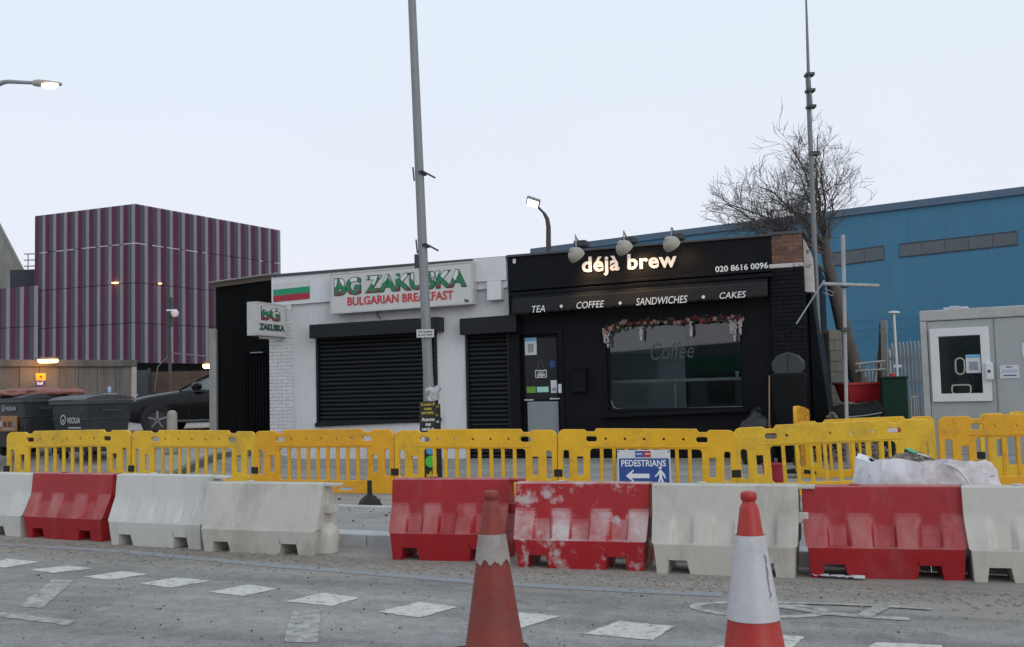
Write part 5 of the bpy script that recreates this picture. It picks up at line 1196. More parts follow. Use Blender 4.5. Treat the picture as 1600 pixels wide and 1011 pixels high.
MB().hexa([(0,.02,.0),(TOTAL,.02,.0),(TOTAL,20,.0),(0,20,.0),(0,.02,zW(0)-.3),(TOTAL,.02,zW(TOTAL)-.3),(TOTAL,20,zW(TOTAL)-.3),(0,20,zW(0)-.3)]).build('wall_core', BLU, wh)
MB().hexa([(-.1,-.12,zW(0)-.3),(TOTAL,-.12,zW(TOTAL)-.3),(TOTAL,.3,zW(TOTAL)-.3),(-.1,.3,zW(0)-.3),(-.1,-.12,zW(0)),(TOTAL,-.12,zW(TOTAL)),(TOTAL,.3,zW(TOTAL)),(-.1,.3,zW(0))]).build('roof_edge', mat('slate blue trim',(.07,.12,.18),.5,.1,1), wh)
def onW(px, py):
    d = ray(px,py); n_ = Vector((-eW.y,eW.x,0)); o_ = Vector((0,0,EYE)); t = (org-o_).dot(n_)/d.dot(n_); q = o_+d*t; return (q-org).dot(eW), q.z
WGL = mat('grey window band',(.07,.088,.105),.35,.12,.6,spec=.6)
for l, t1, t2, r_, hpx in ((1405,381,360.5,1589,22),(1290,396,383.5,1381,22)):
    x0, z0_ = onW(l,t1); x1, z1_ = onW(r_,t2); _, zb_ = onW(l,t1+hpx); _, zb2 = onW(r_,t2+hpx+1)
    band = MB().hexa([(x0,-.03,zb_),(x1,-.03,zb2),(x1,-.002,zb2),(x0,-.002,zb_),(x0,-.03,z0_),(x1,-.03,z1_),(x1,-.002,z1_),(x0,-.002,z0_)]).build('window_band', mat('window frame dark',(.03,.035,.045),.5,.1), wh)
    n = 5 if r_ > 1500 else 3
    for k in range(n):
        a, b_ = lerp(x0,x1,k/n)+.012, lerp(x0,x1,(k+1)/n)-.012; f0, f1 = (a-x0)/(x1-x0), (b_-x0)/(x1-x0)
        MB().hexa([(a,-.036,lerp(zb_,zb2,f0)+.05),(b_,-.036,lerp(zb_,zb2,f1)+.05),(b_,-.031,lerp(zb_,zb2,f1)+.05),(a,-.031,lerp(zb_,zb2,f0)+.05),(a,-.036,lerp(z0_,z1_,f0)-.06),(b_,-.036,lerp(z0_,z1_,f1)-.06),(b_,-.031,lerp(z0_,z1_,f1)-.06),(a,-.031,lerp(z0_,z1_,f0)-.06)]).build('pane', WGL, band)
for y in (497,512,523):
    x0, z0_ = onW(1335,y+6); x1, z1_ = onW(1500,y-4); MB().tube([(x0,-.5,z0_),(x1,-.5,z1_)],.02,5).build('service_pipe', mat('blue pipe',(.04,.14,.28),.5,.1), wh)

# ================================================================== site cabin
cA = AT(1436,486,18.4); cB = AT(1600,474,17.55); d_, _ = dir2(cA,cB); aC = math.atan2(d_.y,d_.x); eC = d_.normalized(); zc0 = .18
cab = thing('site_cabin','pale grey portable site cabin with white framed window','site cabin',(cA.x,cA.y,zc0),aC); HC = cA.z-zc0; LC = 6.0
def onC(px, py):
    d = ray(px,py); n_ = Vector((-eC.y,eC.x,0)); o_ = Vector((0,0,EYE)); t = (cA-o_).dot(n_)/d.dot(n_); q = o_+d*t; return (q-cA).dot(eC), q.z-zc0
CGR = mat('cabin grey paint',(.33,.355,.36),.5,.05,1,spec=.4,dirt=(.2,.21,.21),damt=.35,dscale=1.5,stretch=(1,1,.4)); CGR2 = mat('cabin frame grey',(.39,.40,.39),.5,.07,2,dirt=(.22,.2,.18),damt=.5,dscale=2)
x0, zb_ = onC(1462,627.5); x1, zt_ = onC(1543,510.5); x1b,_ = onC(1551,625); x0t,_ = onC(1449,515)
fx0, fx1 = (x0+x0t)/2, (x1+x1b)/2
body = obj('cabin_wall', curve_mesh('cabin_wall',[[(.12,.12),(LC,.12),(LC,HC-.2),(.12,HC-.2)], rrect(fx0+.05,fx1-.05,zb_+.05,zt_-.05,.001,1)],.03), CGR, cab); body.location = (0,.06,0)
MB().box(.1,.16,.1,2.4,.1,HC-.2).box(.16,LC,2.35,2.41,.1,HC-.2).build('cabin_shell', CGR, cab)
MB().box(.16,LC,.1,2.35,.08,.12).build('cabin_floor', INT, cab); MB().box(.0,LC,.0,2.45,HC-.19,HC).build('roof_frame', CGR2, cab, bevel=.015); MB().box(0,.11,0,.14,-.05,HC-.195).build('corner_post', CGR2, cab, bevel=.01); MB().box(0,.11,2.3,2.45,-.05,HC-.195).build('corner_post', CGR2, cab)
MB().box(.115,LC,.0,.1,-.05,.115).build('base_beam', CGR2, cab)
for px in (1557,): 
    x,_ = onC(px,600); MB().box(x,x+.012,.022,.029,.13,HC-.2).build('panel_joint', mat('joint grey',(.16,.17,.18),.6,.1), cab)
PVC = mat('white window plastic',(.62,.64,.66),.4,.04,2)
wfx = obj('window_frame', curve_mesh('window_frame',[rrect(fx0,fx1,zb_,zt_,.008,2), rrect(fx0+.13,fx1-.13,zb_+.13,zt_-.13,.01,2)],.035,.006), PVC, cab); wfx.location = (0,.02,0)
MB().box(fx0+.128,fx1-.128,.02,.026,zb_+.128,zt_-.128).build('window_pane', SHOP_GLASS, cab)
RIM = mat('hatch rim',(.34,.34,.30),.5,.1)
gx, gz_ = onC(1500,572); o = obj('speech_hatch', curve_mesh('speech_hatch',[rrect(gx-.085,gx+.085,gz_-.155,gz_+.155,.085,7), rrect(gx-.06,gx+.06,gz_-.13,gz_+.13,.06,7)],.006), RIM, cab); o.location = (0,.012,0)
gx, gz_ = onC(1502,607); o = obj('pass_hatch', curve_mesh('pass_hatch',[rrect(gx-.165,gx+.165,gz_-.09,gz_+.075,.05,5), rrect(gx-.14,gx+.14,gz_-.085,gz_+.05,.04,5)],.006), RIM, cab); o.location = (0,.012,0)
def cab_notice(name, label, l, t, r_, b_, m, y, marks=(), th=.003):
    a, z0_ = onC(l,b_); c, z1_ = onC(r_,t); p = cA+eC*a+Vector((-eC.y,eC.x,0))*y; o = thing(name,label,'notice',(p.x,p.y,z0_+zc0),aC); w, h = c-a, z1_-z0_
    MB().box(0,w,0,th,0,h).build('sheet',m,o)
    for nm,mm,q0,q1,r0_,r1_ in marks: MB().box(w*q0,w*q1,-.003,-.0005,h*r0_,h*r1_).build(nm,mm,o)
    return o, w, h
cab_notice('window_poster','blue and white poster inside the cabin window',1510,553.5,1531.5,583,PAPER,.008,(('blue_band',BLUEP,0,1,.82,1),('grey_block',GREYP,.2,.8,.15,.62)))
cab_notice('site_notice','white site notice with red and blue heading on cabin wall',1562.5,570,1592,591.5,PAPER,.02,(('red_mark',mat('logo red',(.42,.03,.05)),.5,.66,.82,.9),('blue_mark',INK_BLUE,.34,.495,.82,.9),('text_line',GREYP,.12,.9,.6,.64),('text_line',GREYP,.08,.92,.46,.5),('blue_line',INK_BLUE,.18,.85,.18,.26)))
cab_notice('edge_notice','white notice on the cabin cut by the right edge',1597.5,535,1618,558,PAPER,.02)
a, z0_ = onC(1541,594); c, z1_ = onC(1552,566); pp = cA+eC*a+Vector((-eC.y,eC.x,0))*-.06; sd = thing('soap_dispenser','white wall dispenser at the right side of the cabin window','dispenser',(pp.x,pp.y,z0_+zc0),aC); w, h = c-a, z1_-z0_
MB().box(0,w,-.06,.05,0,h).build('casing', PVC, sd, bevel=.025); obj('button', curve_mesh('button',[circ(w*.5,h*.5,.026)],.004), STEEL_DARK, sd).location = (0,-.063,0)
MB().box(.7,2.2,.9,1.5,.12,1.05).build('desk', mat('dark desk',(.05,.05,.055),.5,.2), cab)
mb = MB().tube([(.9,1.1,1.05),(.9,1.1,1.3)],.02,8); mb.build('monitor_stand', STEEL_DARK, cab); MB().box(.65,1.15,1.05,1.1,1.2,1.52).build('monitor', STEEL_DARK, cab, bevel=.01)
x_, z_ = onC(1463,482); p = cA+eC*.6; rt = thing('roof_plate','small pale scrap lying on the cabin roof edge','scrap',(p.x,p.y+.1,cA.z+.002),aC); MB().box(-.15,.25,-.05,.15,0,.035).build('plate', PAPER, rt, bevel=.01); MB().box(-.05,.1,-.06,.05,.035,.055).build('flap', PAPER, rt)

# ================================================================== right hand yard clutter
def yard_z(x, y): return gz(x,y)
# bare tree behind the cafe
tb = AT(1352,640,25.0); tr = thing('bare_tree','leafless tree leaning left behind the cafe flank and mast','tree',(tb.x,25.0,yard_z(tb.x,25)))
BARK = mat('grey brown bark',(.095,.08,.072),.9,.3,6,.6,30,stretch=(2,2,.6))
tz0 = tr.location.z
tp_ = lambda px, py, Y=25.0: AT(px,py,Y)-Vector((tb.x,25.0,tz0))
trunk = [tp_(1352,655),tp_(1342,600),tp_(1325,540),tp_(1312,490),tp_(1300,440),tp_(1292,400),tp_(1288,370)]
mt = MB().tube(trunk,[.24,.21,.185,.165,.145,.125,.10],14)
mc = MB(); rt_ = random.Random(41); segs = [0]
def twig(p, d, r_, L, depth, mbk):
    n = 5 if depth > 1 else 4; pts = [p]; rad = [r_]; q = p.copy(); dd = d.copy()
    for k in range(n):
        dd = (dd + Vector((rt_.gauss(0,.13),rt_.gauss(0,.13),rt_.gauss(.03,.12)))).normalized(); q = q+dd*(L/n); pts.append(q.copy()); rad.append(max(.003, r_*(1-.62*(k+1)/n)))
    mbk.tube(pts, rad, 6 if r_ > .04 else 4, cap=False); segs[0] += 1
    if depth == 0: return
    nk = rt_.choice((2,3,4)) if depth > 1 else rt_.choice((2,3,3))
    for k in range(nk):
        t = rt_.uniform(.25,1.0); i = min(n-1,int(t*n)); b0 = pts[i].lerp(pts[i+1], t*n-i)
        ax = Vector((rt_.gauss(0,1),rt_.gauss(0,1),rt_.gauss(0,.8))).normalized(); nd = (dd*.85 + ax*.62 + Vector((0,0,.06))).normalized()
        twig(b0, nd, max(.0045, rad[i]*rt_.uniform(.45,.65)), L*rt_.uniform(.42,.7), depth-1, mbk)
limbs = [((1296,430),(1180,345),.055),((1292,400),(1115,335),.05),((1290,385),(1205,272),.055),((1288,370),(1222,243),.05),((1288,370),(1275,252),.05),((1290,385),(1297,290),.04),((1300,440),(1252,315),.05),((1292,400),(1158,300),.05),((1290,390),(1140,365),.045),((1290,385),(1185,320),.045),((1290,395),(1165,350),.04),((1288,372),(1250,270),.045),((1288,372),(1272,255),.04),((1290,390),(1210,345),.04)]
for (a, b_, r_) in limbs:
    p0, p1 = tp_(*a), tp_(*b_)+Vector((0,rt_.uniform(-1.4,1.6),0)); d = p1-p0; L = d.length; r_ *= .8; pts = [p0]; rad = [r_]
    side = Vector((rt_.gauss(0,.07),rt_.gauss(0,.12),rt_.uniform(.03,.16)))
    for k in range(1,8):
        t = k/7; pts.append(p0+d*t+side*L*math.sin(math.pi*t)*.6+Vector((rt_.gauss(0,.03),rt_.gauss(0,.03),rt_.gauss(0,.03)))*L*.5); rad.append(r_*(1-.72*t))
    mt.tube(pts, rad, 7, cap=False)
    for k in range(25):
        t = rt_.uniform(.2,1.0); i = min(6,int(t*7)); b0 = pts[i].lerp(pts[i+1],t*7-i); ax = Vector((rt_.gauss(0,1),rt_.gauss(0,1),rt_.gauss(.2,.8))).normalized()
        twig(b0, (d.normalized()*.6+ax*.8).normalized(), max(.0065,rad[i]*.36), rt_.uniform(.6,1.25)*(1-.35*t), 2, mc)
mt.build('trunk', BARK, tr, True, 60, fix=False); mc.build('crown', BARK, tr, True, 60, fix=False)

# radio mast bolted behind the cafe
m0, m1, m2 = AT(1280,560,21.0), AT(1262,118,21.0), AT(1255,-25,21.0); zb_ = yard_z(m0.x,21)
ms = thing('radio_mast','tall thin grey aerial mast beside the cafe flank','mast',(m0.x,21,zb_)); rl = lambda p: p-Vector((m0.x,21,zb_))
mm_ = mat('dull mast metal',(.16,.17,.18),.45,.15,8)
MB().tube([(.06,0,-.1),rl(m0),rl(m1)],[.055,.055,.048],12).build('lower_tube', mm_, ms, True); 
u1_, u2_ = AT(1268,170,20.93), AT(1263,110,20.93)
MB().tube([rl(u1_),rl(u2_),rl(m2+Vector((.03,-.07,0)))],[.034,.034,.018],10).build('upper_tube', mm_, ms, True)
for y in (117,142,167):
    c = rl(AT(1264.5+(y-117)*.05,y,20.96)); MB().box(c.x-.09,c.x+.09,c.y-.1,c.y+.1,c.z-.03,c.z+.03).build('clamp', STEEL_DARK, ms, bevel=.008)
for y in (241,):
    c = rl(AT(1270,y,21)); MB().box(c.x-.08,c.x+.12,c.y-.08,c.y+.08,c.z-.03,c.z+.05).build('clamp', STEEL_DARK, ms)
for y in (410,430): 
    c = rl(AT(1262,y,20.6)); MB().tube([c+Vector((-.25,-.1,0)),c+Vector((.22,.4,0))],.02,6).build('wall_bracket', STEEL_DARK, ms)
MB().tube([rl(AT(1278,210,21)),rl(AT(1277,240,21)),rl(AT(1272,262,21))],.012,5).build('aerial_stub', STEEL_DARK, ms)
# television aerial on its own pole
a0, a1 = AT(1321,660,17.2), AT(1317,367,17.2); zb_ = yard_z(a0.x,17.2)
ae = thing('aerial_pole','slim pale pole with cross bar and drooping television aerial','aerial',(a0.x,17.2,zb_)); rl = lambda p: p-Vector((a0.x,17.2,zb_))
PALEP = mat('pale grey pole',(.33,.34,.35),.5,.2,6,dirt=(.18,.17,.16),damt=.7,dscale=4,stretch=(2,2,.5))
MB().tube([(0,0,-.1),rl(AT(1319.5,480,17.2)),rl(a1)],[.03,.032,.036],10).build('pole', PALEP, ae, True)
MB().tube([rl(AT(1285,443.5,17.1)),rl(AT(1373,446.5,17.1))],.028,8).build('cross_bar', PALEP, ae, True)
ya_, yb_ = rl(AT(1288,438,17.05)), rl(AT(1245,505,16.95))
MB().tube([ya_,yb_],.012,6).build('boom', GALV, ae); bd = (yb_-ya_).normalized(); sd_ = Vector((.35,.55,.25)).normalized()
for k in range(10):
    c = ya_.lerp(yb_, .08+.1*k); L = .13-.004*k; MB().tube([c-sd_*L+Vector((0,-.01,0)),c+sd_*L+Vector((0,-.01,0))],.006,5).build('element', GALV, ae)
c = ya_.lerp(yb_,.12); MB().tube([c+Vector((.05,-.02,-.06)),c+Vector((.2,-.02,-.12)),c+Vector((.18,-.02,-.18)),c+Vector((.02,-.02,-.12))],.007,5).build('dipole', GALV, ae)
for y in (446,515): c = rl(AT(1319,y,17.15)); MB().box(c.x-.05,c.x+.06,c.y-.05,c.y+.04,c.z-.035,c.z+.035).build('clamp', STEEL_DARK, ae, bevel=.006)
# block wall, palisade fence, lamp and ladders at the back
p0, p1 = AT(1299,600,22.6), AT(1319,600,23.0); d_, L = dir2(p0,p1); bw2 = thing('block_wall','low grey concrete block wall under the bare tree','wall',(p0.x,p0.y,.2),math.atan2(d_.y,d_.x)); h = AT(1305,516,22.7).z-.2
BLK = mat('grey concrete block',(.15,.138,.12),.9,.15,4,.4,40,hue=.12); MB().box(0,L,.03,.25,0,h-.05).build('wall_core', BLK, bw2); lay(bw2,0,L,.02,h,0,.22,BLK,.235,.47,.006)
f0, f1 = AT(1338,560,27.0), AT(1452,560,25.0); d_, L = dir2(f0,f1); pf = thing('palisade_fence','galvanised palisade fence with pointed pales before the blue warehouse','fence',(f0.x,f0.y,.25),math.atan2(d_.y,d_.x)); e_ = d_.normalized()
zl_, zr_ = AT(1345,578,26.9).z-.25, AT(1440,532,25.1).z-.25
PALE = mat('galvanised pale',(.42,.45,.47),.45,.12,6,hue=.08)
n = 20; pm = {}
for k in range(n):
    t = (k+.5)/n; hgt = lerp(zl_,zr_,sstep(.3,.55,t)); key = round(hgt,2)
    if key not in pm:
        pm[key] = MB().prism_xz([(-.035,0),(.035,0),(.035,hgt-.12),(.012,hgt),(-.012,hgt),(-.035,hgt-.12)],-.012,.012).mesh('pale'); pm[key].materials.append(PALE)
    q = obj('pale', pm[key], None, pf); q.location = (L*t,-.03,0)
for z in (.5,zl_-.35,zr_-.4): MB().box(0 if z < zl_ else L*.42,L,.0,.045,z-.035,z+.035).build('rail', PALE, pf)
for x in (.05,L*.43,L-.05): MB().box(x-.05,x+.05,.046,.14,0,lerp(zl_,zr_,sstep(.3,.5,x/L))).build('post', PALE, pf)
lx = AT(1405,640,24.0); lt = AT(1404,489,24.0); zb_ = .25; yl = thing('yard_lamp','slim white yard lamp post rising behind the palisade fence','lamp post',(lx.x,24.0,zb_)); WP = mat('white post paint',(.58,.6,.62),.5,.1,5)
h = lt.z-zb_; MB().tube([(0,0,0),(-.02,0,h)],[.045,.035],10).build('post', WP, yl, True); MB().lathe([(.04,-.03),(.15,0),(.14,.035),(.04,.05)],16,Matrix.Translation((-.02,0,h)) @ Matrix.Diagonal((1,.6,1,1))).build('lamp_head', WP, yl, True); MB().box(-.10,.10,-.03,.03,h*.57,h*.59).build('bracket', WP, yl)
for k,(x0,y0,x1,y1,Y,lab) in enumerate(((1372,650,1378,505,22.4,'tall weathered grey plank leaning by the fence'),(1384,650,1381,500,22.3,'thicker grey plank leaning right of the other'),(1360,640,1374,548,22.6,'short pale pole leaning against the planks'))):
    a_, b_ = AT(x0,y0,Y), AT(x1,y1,Y+.15); pk = thing('plank', lab, 'plank', a_, 0, 'lengths leaning by the fence'); d = b_-a_; M = d.to_track_quat('Z','Y').to_matrix().to_4x4(); w = (.05,.065,.025)[k]
    MB().box(-w,w,-.025,.025,0,d.length,M).build('board',(TIMB,mat('grey plank',(.25,.25,.24),.8,.2,4,.2),PALEP)[k],pk); MB().box(-w-.003,w+.003,-.03,.03,d.length*.9,d.length*.93,M).build('end_band', GALV, pk)
a_ = AT(1337,652,21.8); ld_ = thing('ladder','short aluminium ladder lying sideways behind the green cabinet','ladder',(a_.x,21.8,.25)); rl = lambda p: p-Vector((a_.x,21.8,.25))
for y0, y1 in ((569,564),(580,577)): MB().tube([rl(AT(1337,y0,21.8)),rl(AT(1384,y1,21.6))],.028,6).build('stile', ALU, ld_)
for k in range(4): MB().tube([rl(AT(1343+11*k,568-k,21.75)),rl(AT(1343+11*k,579-k*.8,21.75))],.018,6).build('rung', ALU, ld_)
MB().box(.1,.16,-.03,.03,0,rl(AT(1340,580,21.8)).z).build('prop', TIMB, ld_); MB().box(.53,.59,-.03,.03,0,rl(AT(1380,578,21.8)).z).build('prop', TIMB, ld_)
# red skip tub, green cabinet
a_ = AT(1352,650,19.6); sk_ = thing('red_tub','red plastic builder tub standing on rubble by the aerial pole','tub',(a_.x,19.6,1.24)); zt_ = AT(1352,599,19.6).z-1.24
w = .46; MB().hexa([(-w*.8,-.3,0),(w*.8,-.3,0),(w*.8,.3,0),(-w*.8,.3,0),(-w,-.4,zt_),(w,-.4,zt_),(w,.4,zt_),(-w,.4,zt_)]).build('tub_body', mat('red tub plastic',(.36,.015,.025),.45,.15,3,dirt=(.2,.03,.03),damt=.6,dscale=3), sk_, bevel=.03); obj('tub_rim', curve_mesh('tub_rim',[rrect(-w-.03,w+.03,-.43,.43,.08),rrect(-w+.03,w-.03,-.36,.36,.06)],.02), mat('red tub plastic',(.36,.015,.025)), sk_).rotation_euler = (R(90),0,0); sk_.children[-1].location = (0,0,zt_)
a_ = AT(1381,655,18.6); b_ = AT(1421,655,18.4); gc = thing('green_cabinet','dark green steel cabinet with a red knob on top','cabinet',(a_.x,18.6,.2),R(-14)); w = (b_-a_).length*.98; h = AT(1400,588,18.5).z-.2
GRN = mat('dark green paint',(.006,.028,.018),.6,.12,3,spec=.15); MB().box(0,w,0,.45,0,h-.04).build('cabinet_body', GRN, gc, bevel=.01); MB().box(-.02,w+.02,-.02,.47,h-.04,h).build('cabinet_top', GRN, gc, bevel=.01); MB().box(w*.5-.004,w*.5+.004,-.004,0,.08,h-.08).build('door_gap', BLACK_RUBBER, gc); MB().lathe([(.05,0),(.05,.05),(.03,.06)],12,Matrix.Translation((w*.5,.2,h))).build('red_knob', mat('red knob',(.4,.02,.02),.4,.1), gc)
a_ = AT(1436,655,18.35); cg = thing('steel_cage','small galvanised tube frame between green cabinet and cabin','frame',(AT(1424,640,18.5).x,18.5,.2)); w = AT(1439,640,18.4).x-AT(1424,640,18.5).x; h = AT(1430,620,18.45).z-.2
for x in (0,w*.4,w*.7,w): MB().tube([(x,0,0),(x,0,h)],.016,6).build('upright', GALV, cg)
for z in (.1,h*.6,h): MB().tube([(0,0,z),(w,0,z)],.018,6).build('cross_tube', GALV, cg)
# rubble and scrap sheets
def rz_(r_):
    c = AT(1345,650,18.6); x = c.x+r_.gauss(.15,.55); y = 19.3+r_.gauss(0,.5); h = .2+1.05*math.exp(-((x-c.x-.1)**2+(y-19.45)**2)/.55); return Vector((x,y,h*r_.uniform(.93,1)))
stuff(pebbles(1500,rz_,random.Random(8),.02,.09).build('yard_rubble', RUB, None, fix=False),'grey brown broken rubble heaped below the red tub','rubble')
a_ = AT(1350,634,18.0); sp_ = thing('scrap_sheet','bent dark metal sheet lying over the rubble under the red tub','scrap',(a_.x-.1,18.0,a_.z-.10)); mb = MB()
for i in range(9):
    x = lerp(-.42,.4,i/8); z = .025*math.sin(i*.9)+.10*i/8-.02; mb.v += [(x,-.3,z-.10),(x+.05,.35,z+.10)]
mb.f = [(2*i,2*i+2,2*i+3,2*i+1) for i in range(8)]; o = mb.build('sheet_metal', mat('dark scrap metal',(.012,.013,.015),.9,.3,4,spec=.1), sp_, True, fix=False); s_ = o.modifiers.new('t','SOLIDIFY'); s_.thickness = .01
MB().tube([(-.3,-.32,-.08),(.0,-.33,-.06),(.3,-.3,-.02)],.008,5).build('loose_rod', GALV, sp_)
# black litter bin with grey hood in front of the pillar
a_ = AT(1236,660,18.7); lb = thing('hooded_bin','black litter bin with rounded grey hood in front of cafe pillar','litter bin',(a_.x,18.7,gz(a_.x,18.7)),FANG); h = AT(1236,583,18.7).z-gz(a_.x,18.7); h2 = AT(1236,552,18.7).z-gz(a_.x,18.7)
MB().hexa([(-.25,-.2,0),(.25,-.2,0),(.25,.2,0),(-.25,.2,0),(-.30,-.23,h),(.30,-.23,h),(.30,.23,h),(-.30,.23,h)]).build('bin_body', mat('black bin plastic',(.006,.0065,.0075),.5,.2,3,spec=.15), lb, bevel=.03)
hd = h2-h; o = obj('hood', curve_mesh('hood',[[(-.22,h-.005),(.22,h-.005),(.265,h+hd*.25),(.26,h+hd*.55),(.16,h+hd*.86),(0,h+hd),(-.16,h+hd*.86),(-.26,h+hd*.55),(-.265,h+hd*.25)]],.18,.02), mat('grey hood plastic',(.03,.034,.04),.5,.12,3), lb)
MB().box(-.006,.006,-.205,-.201,h,h2-.01).build('hood_seam', BLACK_RUBBER, lb)
a_ = AT(1203,690,18.3); b_ = AT(1202,587,18.45); br = thing('broom','wooden broom handle leaning on the cafe wall','broom',a_); d = b_-a_
MB().tube([(0,0,.25),tuple(d)],.013,8).build('handle', mat('pale wood handle',(.24,.15,.09),.6,.15,6), br, True); MB().tube([(0,0,.12),tuple(d*.25)],.022,8).build('red_socket', mat('red socket',(.4,.02,.03),.5,.1), br, True); MB().box(-.14,.14,-.04,.04,-.06,.12).build('broom_head', mat('grey bristles',(.2,.2,.2),.8,.3,20), br, bevel=.01)
a_ = AT(1183,662,18.4); sk2 = sack('dark refuse sack below the right end of the cafe window',(a_.x,18.5,gz(a_.x,18.5)),(.30,.25,.62),mat('black refuse sack',(.007,.009,.012),.5,.2,6,.3,25),31.0)
a_ = AT(1210,728,15.2); rb = thing('red_bucket','round red bucket seen through the slanting yellow barrier','bucket',(a_.x,15.2,gz(a_.x,15.2))); MB().lathe([(.13,0),(.18,.28),(.19,.285),(.19,.30),(.17,.30)],24).build('bucket_body', mat('red bucket plastic',(.34,.02,.04),.45,.12,3), rb, True, 50); MB().tube([(-.18,0,.27),(-.1,-.12,.2),(.1,-.12,.2),(.18,0,.27)],.006,6).build('bucket_handle', GALV, rb)

# ================================================================== street lamps
a_ = AT(857,388,34.0); sl_ = thing('street_lamp','lit street lamp with bent arm rising behind the cafe roof','street lamp',(a_.x,34,.2)); rl = lambda p: p-Vector((a_.x,34,.2))
BRN = mat('brown lamp post',(.05,.036,.034),.6,.2,3)
MB().tube([(0,0,-.1),rl(AT(857,380,34)),rl(AT(857,355,34)),rl(AT(855,342,34)),rl(AT(850,333,34))],[.12,.085,.08,.07,.055],10).build('post', BRN, sl_, True)
MB().tube([rl(AT(850,333,34)),rl(AT(840,323,33.9))],.04,8).build('arm', BRN, sl_)
hc = rl(AT(832.5,317.5,33.6)); M = Matrix.Translation(hc) @ Matrix.Rotation(R(20),4,'Y') @ Matrix.Rotation(R(-8),4,'X'); MB().box(-.23,.23,-.35,.35,0,.10,M).build('lantern', GALV, sl_, bevel=.03); MB().box(-.18,.18,-.29,.29,-.03,-.002,M).build('lens', emit('pale warm lens',(1,.86,.70),3), sl_)
a_ = AT(-62,400,24.0); sl2 = thing('street_lamp','lit street lamp reaching in from the left edge','street lamp',(a_.x,24,.3)); rl = lambda p: p-Vector((a_.x,24,.3))
MB().tube([(0,0,-.2),rl(AT(-62,180,24)),rl(AT(-50,150,24)),rl(AT(-20,139,24)),rl(AT(4,129,24)),rl(AT(12,127.5,24)),rl(AT(52,129.5,24))],[.11,.07,.065,.06,.058,.05,.042],10).build('post', GALV, sl2, True)
h0, h1 = rl(AT(51,129.5,24)), rl(AT(97,131.5,24)); d = h1-h0; mb = MB(); n = 14
mb.tube([h0+d*t for t in (0,.06,.2,.35,.55,.8,.95,1)],[.05,.075,.09,.085,.075,.055,.045,.02],12).build('lantern', mat('lantern grey',(.36,.33,.31),.5,.1), sl2, True)
mb = MB(); Lx = d.length
M = Matrix.Translation(h0+d*.6+Vector((0,-.02,-.045))); mb.lathe([(.002,-.10),(.4,-.075),(.7,-.03),(.8,.02)],18,M @ Matrix.Diagonal((.27,.12,1,1))).build('lens', emit('bright warm lens',(1,.80,.52),9), sl2, True)

# ================================================================== road markings, grit and litter
PAINT = mat('worn white road paint',(.56,.545,.51),.8,.12,4,.3,60,dirt=(.27,.265,.255),damt=.9,dscale=14,dlo=.5,dhi=.66)
PAINT_OLD = mat('faded road paint',(.44,.43,.40),.85,.15,4,.3,60,dirt=(.25,.25,.245),damt=1.0,dscale=11,dlo=.40,dhi=.56)
def mark(name, label, px, m, z=.004):
    P = [GR(x,y,z) for x,y in px]; c = sum(P,Vector())/len(P); n = len(P); mb = MB(); pts = []
    for k in range(n):
        a, b_ = P[k], P[(k+1)%n]; L = (b_-a).length; s = max(2,int(L/.02))
        for j in range(s):
            q = a.lerp(b_,j/s)-c; nn = Vector((-(b_-a).y,(b_-a).x,0)).normalized(); q = q+nn*(.014*noise.noise((q+c)*9)+.012*noise.noise((q+c)*31)); pts.append((q.x,q.y,0))
    o = MB().add(pts,[tuple(range(len(pts)))]).build(name, m, None, fix=False); o.location = c; struct(o,label); return o
D = [((-25,882),(12,873),(62,878),(5,887)),((45,890),(107,883.5),(145,888),(83,895)),((130,901),(190,892.5),(232,897),(170,906)),((217,911.5),(277,902),(329,907.5),(268,918)),((327,925),(388,913),(434,920),(380,931)),((446,939.5),(505,926),(562,934),(520,946.5)),((591,956),(656,940),(716,948),(655,965)),((735,975),(815,957),(876,962.5),(815,981)),((912,990),(967,970.5),(1053,978),(1020,1000)),((1110,1012),(1222,992),(1256,995),(1236,1016)),((1350,1015),(1370,1003.5),(1470,1008),(1470,1030))]
for q in D: mark('road_dash','white square road marking of the dashed line',q,PAINT)
mark('road_bar','faded slanting white bar on the road at left',((28,947),(82,905),(117,906),(66,950)),PAINT_OLD); mark('road_bar','faded white block on the road near the old cone',((443,1003),(456,953),(503,953),(496,1004)),PAINT_OLD); mark('road_line','faded white line on the road at the lower left',((-30,960),(-10,955),(115,970),(108,977)),PAINT_OLD)
def mark_line(label, pts, w, m=PAINT, z=.004):
    P = [GR(x,y,z) for x,y in pts]; c = P[0].copy(); mb = MB()
    for k, p in enumerate(P):
        t = (P[min(k+1,len(P)-1)]-P[max(k-1,0)]).normalized(); nn = Vector((-t.y,t.x,0))*w/2; mb.v += [tuple(p+nn-c),tuple(p-nn-c)]
    mb.f = [(2*k+1,2*k+3,2*k+2,2*k) for k in range(len(P)-1)]; o = mb.build('cycle_marking', m, None, fix=False); o.location = c; struct(o,label)
el_ = [(1188+102*math.cos(a), 951+11.5*math.sin(a)*(1 if math.sin(a)>0 else .8)+4*math.cos(a)) for a in [2*math.pi*k/36 for k in range(37)]]
mark_line('painted wheel of the worn cycle symbol',el_,.085,PAINT_OLD); mark_line('painted frame of the worn cycle symbol',[(1215,946),(1290,958),(1360,963.5),(1422,967)],.10,PAINT_OLD,.0055); mark_line('painted stem of the worn cycle symbol',[(1348,963),(1364,955),(1381,946)],.11,PAINT_OLD,z=.007); mark_line('painted upper frame of the worn cycle symbol',[(1215,941),(1300,943),(1372,946),(1455,951)],.07,PAINT_OLD,.0085); 
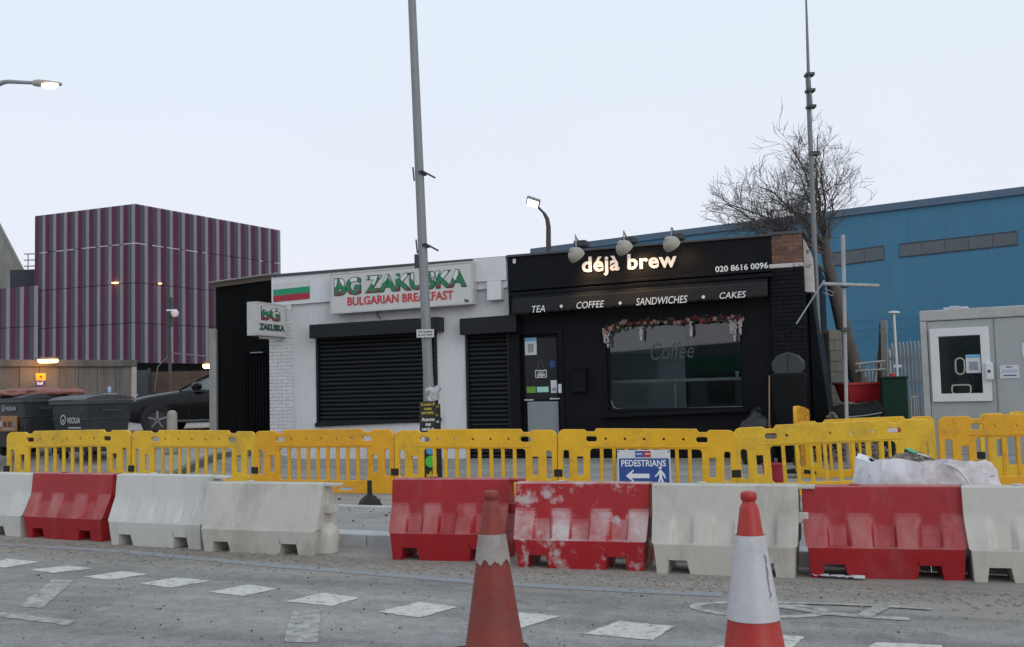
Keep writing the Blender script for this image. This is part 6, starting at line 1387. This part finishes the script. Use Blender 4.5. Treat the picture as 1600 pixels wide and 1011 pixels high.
mark_line('bluish sealed joint line along the road',[(-40,848),(60,853),(200,862),(400,881),(560,894),(720,907),(860,916),(1040,925),(1130,929)],.16,mat('pale sealed joint',(.25,.265,.285),.8,.1,3,.2),.0035)
GRIT = mat('dark road grit',(.07,.062,.055),.9,.4,12,.3); PGRIT = mat('pale stone chips',(.27,.235,.20),.9,.3,12,.3)
bd_ = Vector((math.cos(BANG),math.sin(BANG),0)); bn_ = Vector((-bd_.y,bd_.x,0))
def along(r_): return BP+bd_*r_.uniform(-7,6.5)-bn_*(abs(r_.gauss(0,.42))-.25)+Vector((0,0,.004))
def onroad(r_): return BP+bd_*r_.uniform(-6,5)-bn_*r_.uniform(0,4.2)+Vector((0,0,.004))
stuff(pebbles(6500,along,random.Random(21),.0025,.019).build('gravel',PGRIT,None,fix=False),'pale stone chips scattered in front of the road barriers','gravel')
stuff(pebbles(900,onroad,random.Random(22),.003,.012).build('road_grit',GRIT,None,fix=False),'dark loose grit scattered over the road','grit')
def onpave(r_): p = KO+KE*r_.uniform(-4,8)+KN*r_.uniform(.4,5); return Vector((p.x,p.y,.137))
stuff(pebbles(500,onpave,random.Random(23),.005,.03).build('pavement_grit',GRIT,None,fix=False),'dark grit scattered over the closed pavement','grit')
a_ = GR(1300,904); lt_ = thing('litter_strip','crumpled white plastic strip on the road before the red barrier','litter',(a_.x,a_.y,.006),BANG); mb = MB()
for i in range(25):
    x = lerp(-.17,.2,i/24); mb.v += [(x,-.028+.012*noise.noise(Vector((i*.3,0,0))),.018+.016*noise.noise(Vector((i*.5,1,0)))),(x+.01,.035+.012*noise.noise(Vector((i*.4,5,0))),.022+.018*noise.noise(Vector((i*.6,3,0))))]
mb.f = [(2*i,2*i+2,2*i+3,2*i+1) for i in range(24)]; mb.build('strip', PAPER, lt_, True, fix=False); MB().box(.17,.26,-.03,.03,.006,.03).build('folded_end', PAPER, lt_, bevel=.01)

# ================================================================== across the street, behind the photographer: only its reflection shows
op = thing('opposite_building','grey building with green shopfront across the street, seen in the window glass','building',(-16,-14,0),R(22)); MB().box(-12,14,-6,0,0,4.0).build('wall', mat('opposite render',(.17,.18,.20),.8,.1,1), op); MB().box(0,10,.02,.3,2.3,3.3).build('fascia', mat('opposite green',(.01,.12,.08),.5,.1,1), op)

for k in range(6):
    MB().box(-10.5+4*k,-8.3+4*k,.02,.08,.7,2.1).build('window', mat('opposite window',(.02,.025,.03),.1,.1), op)
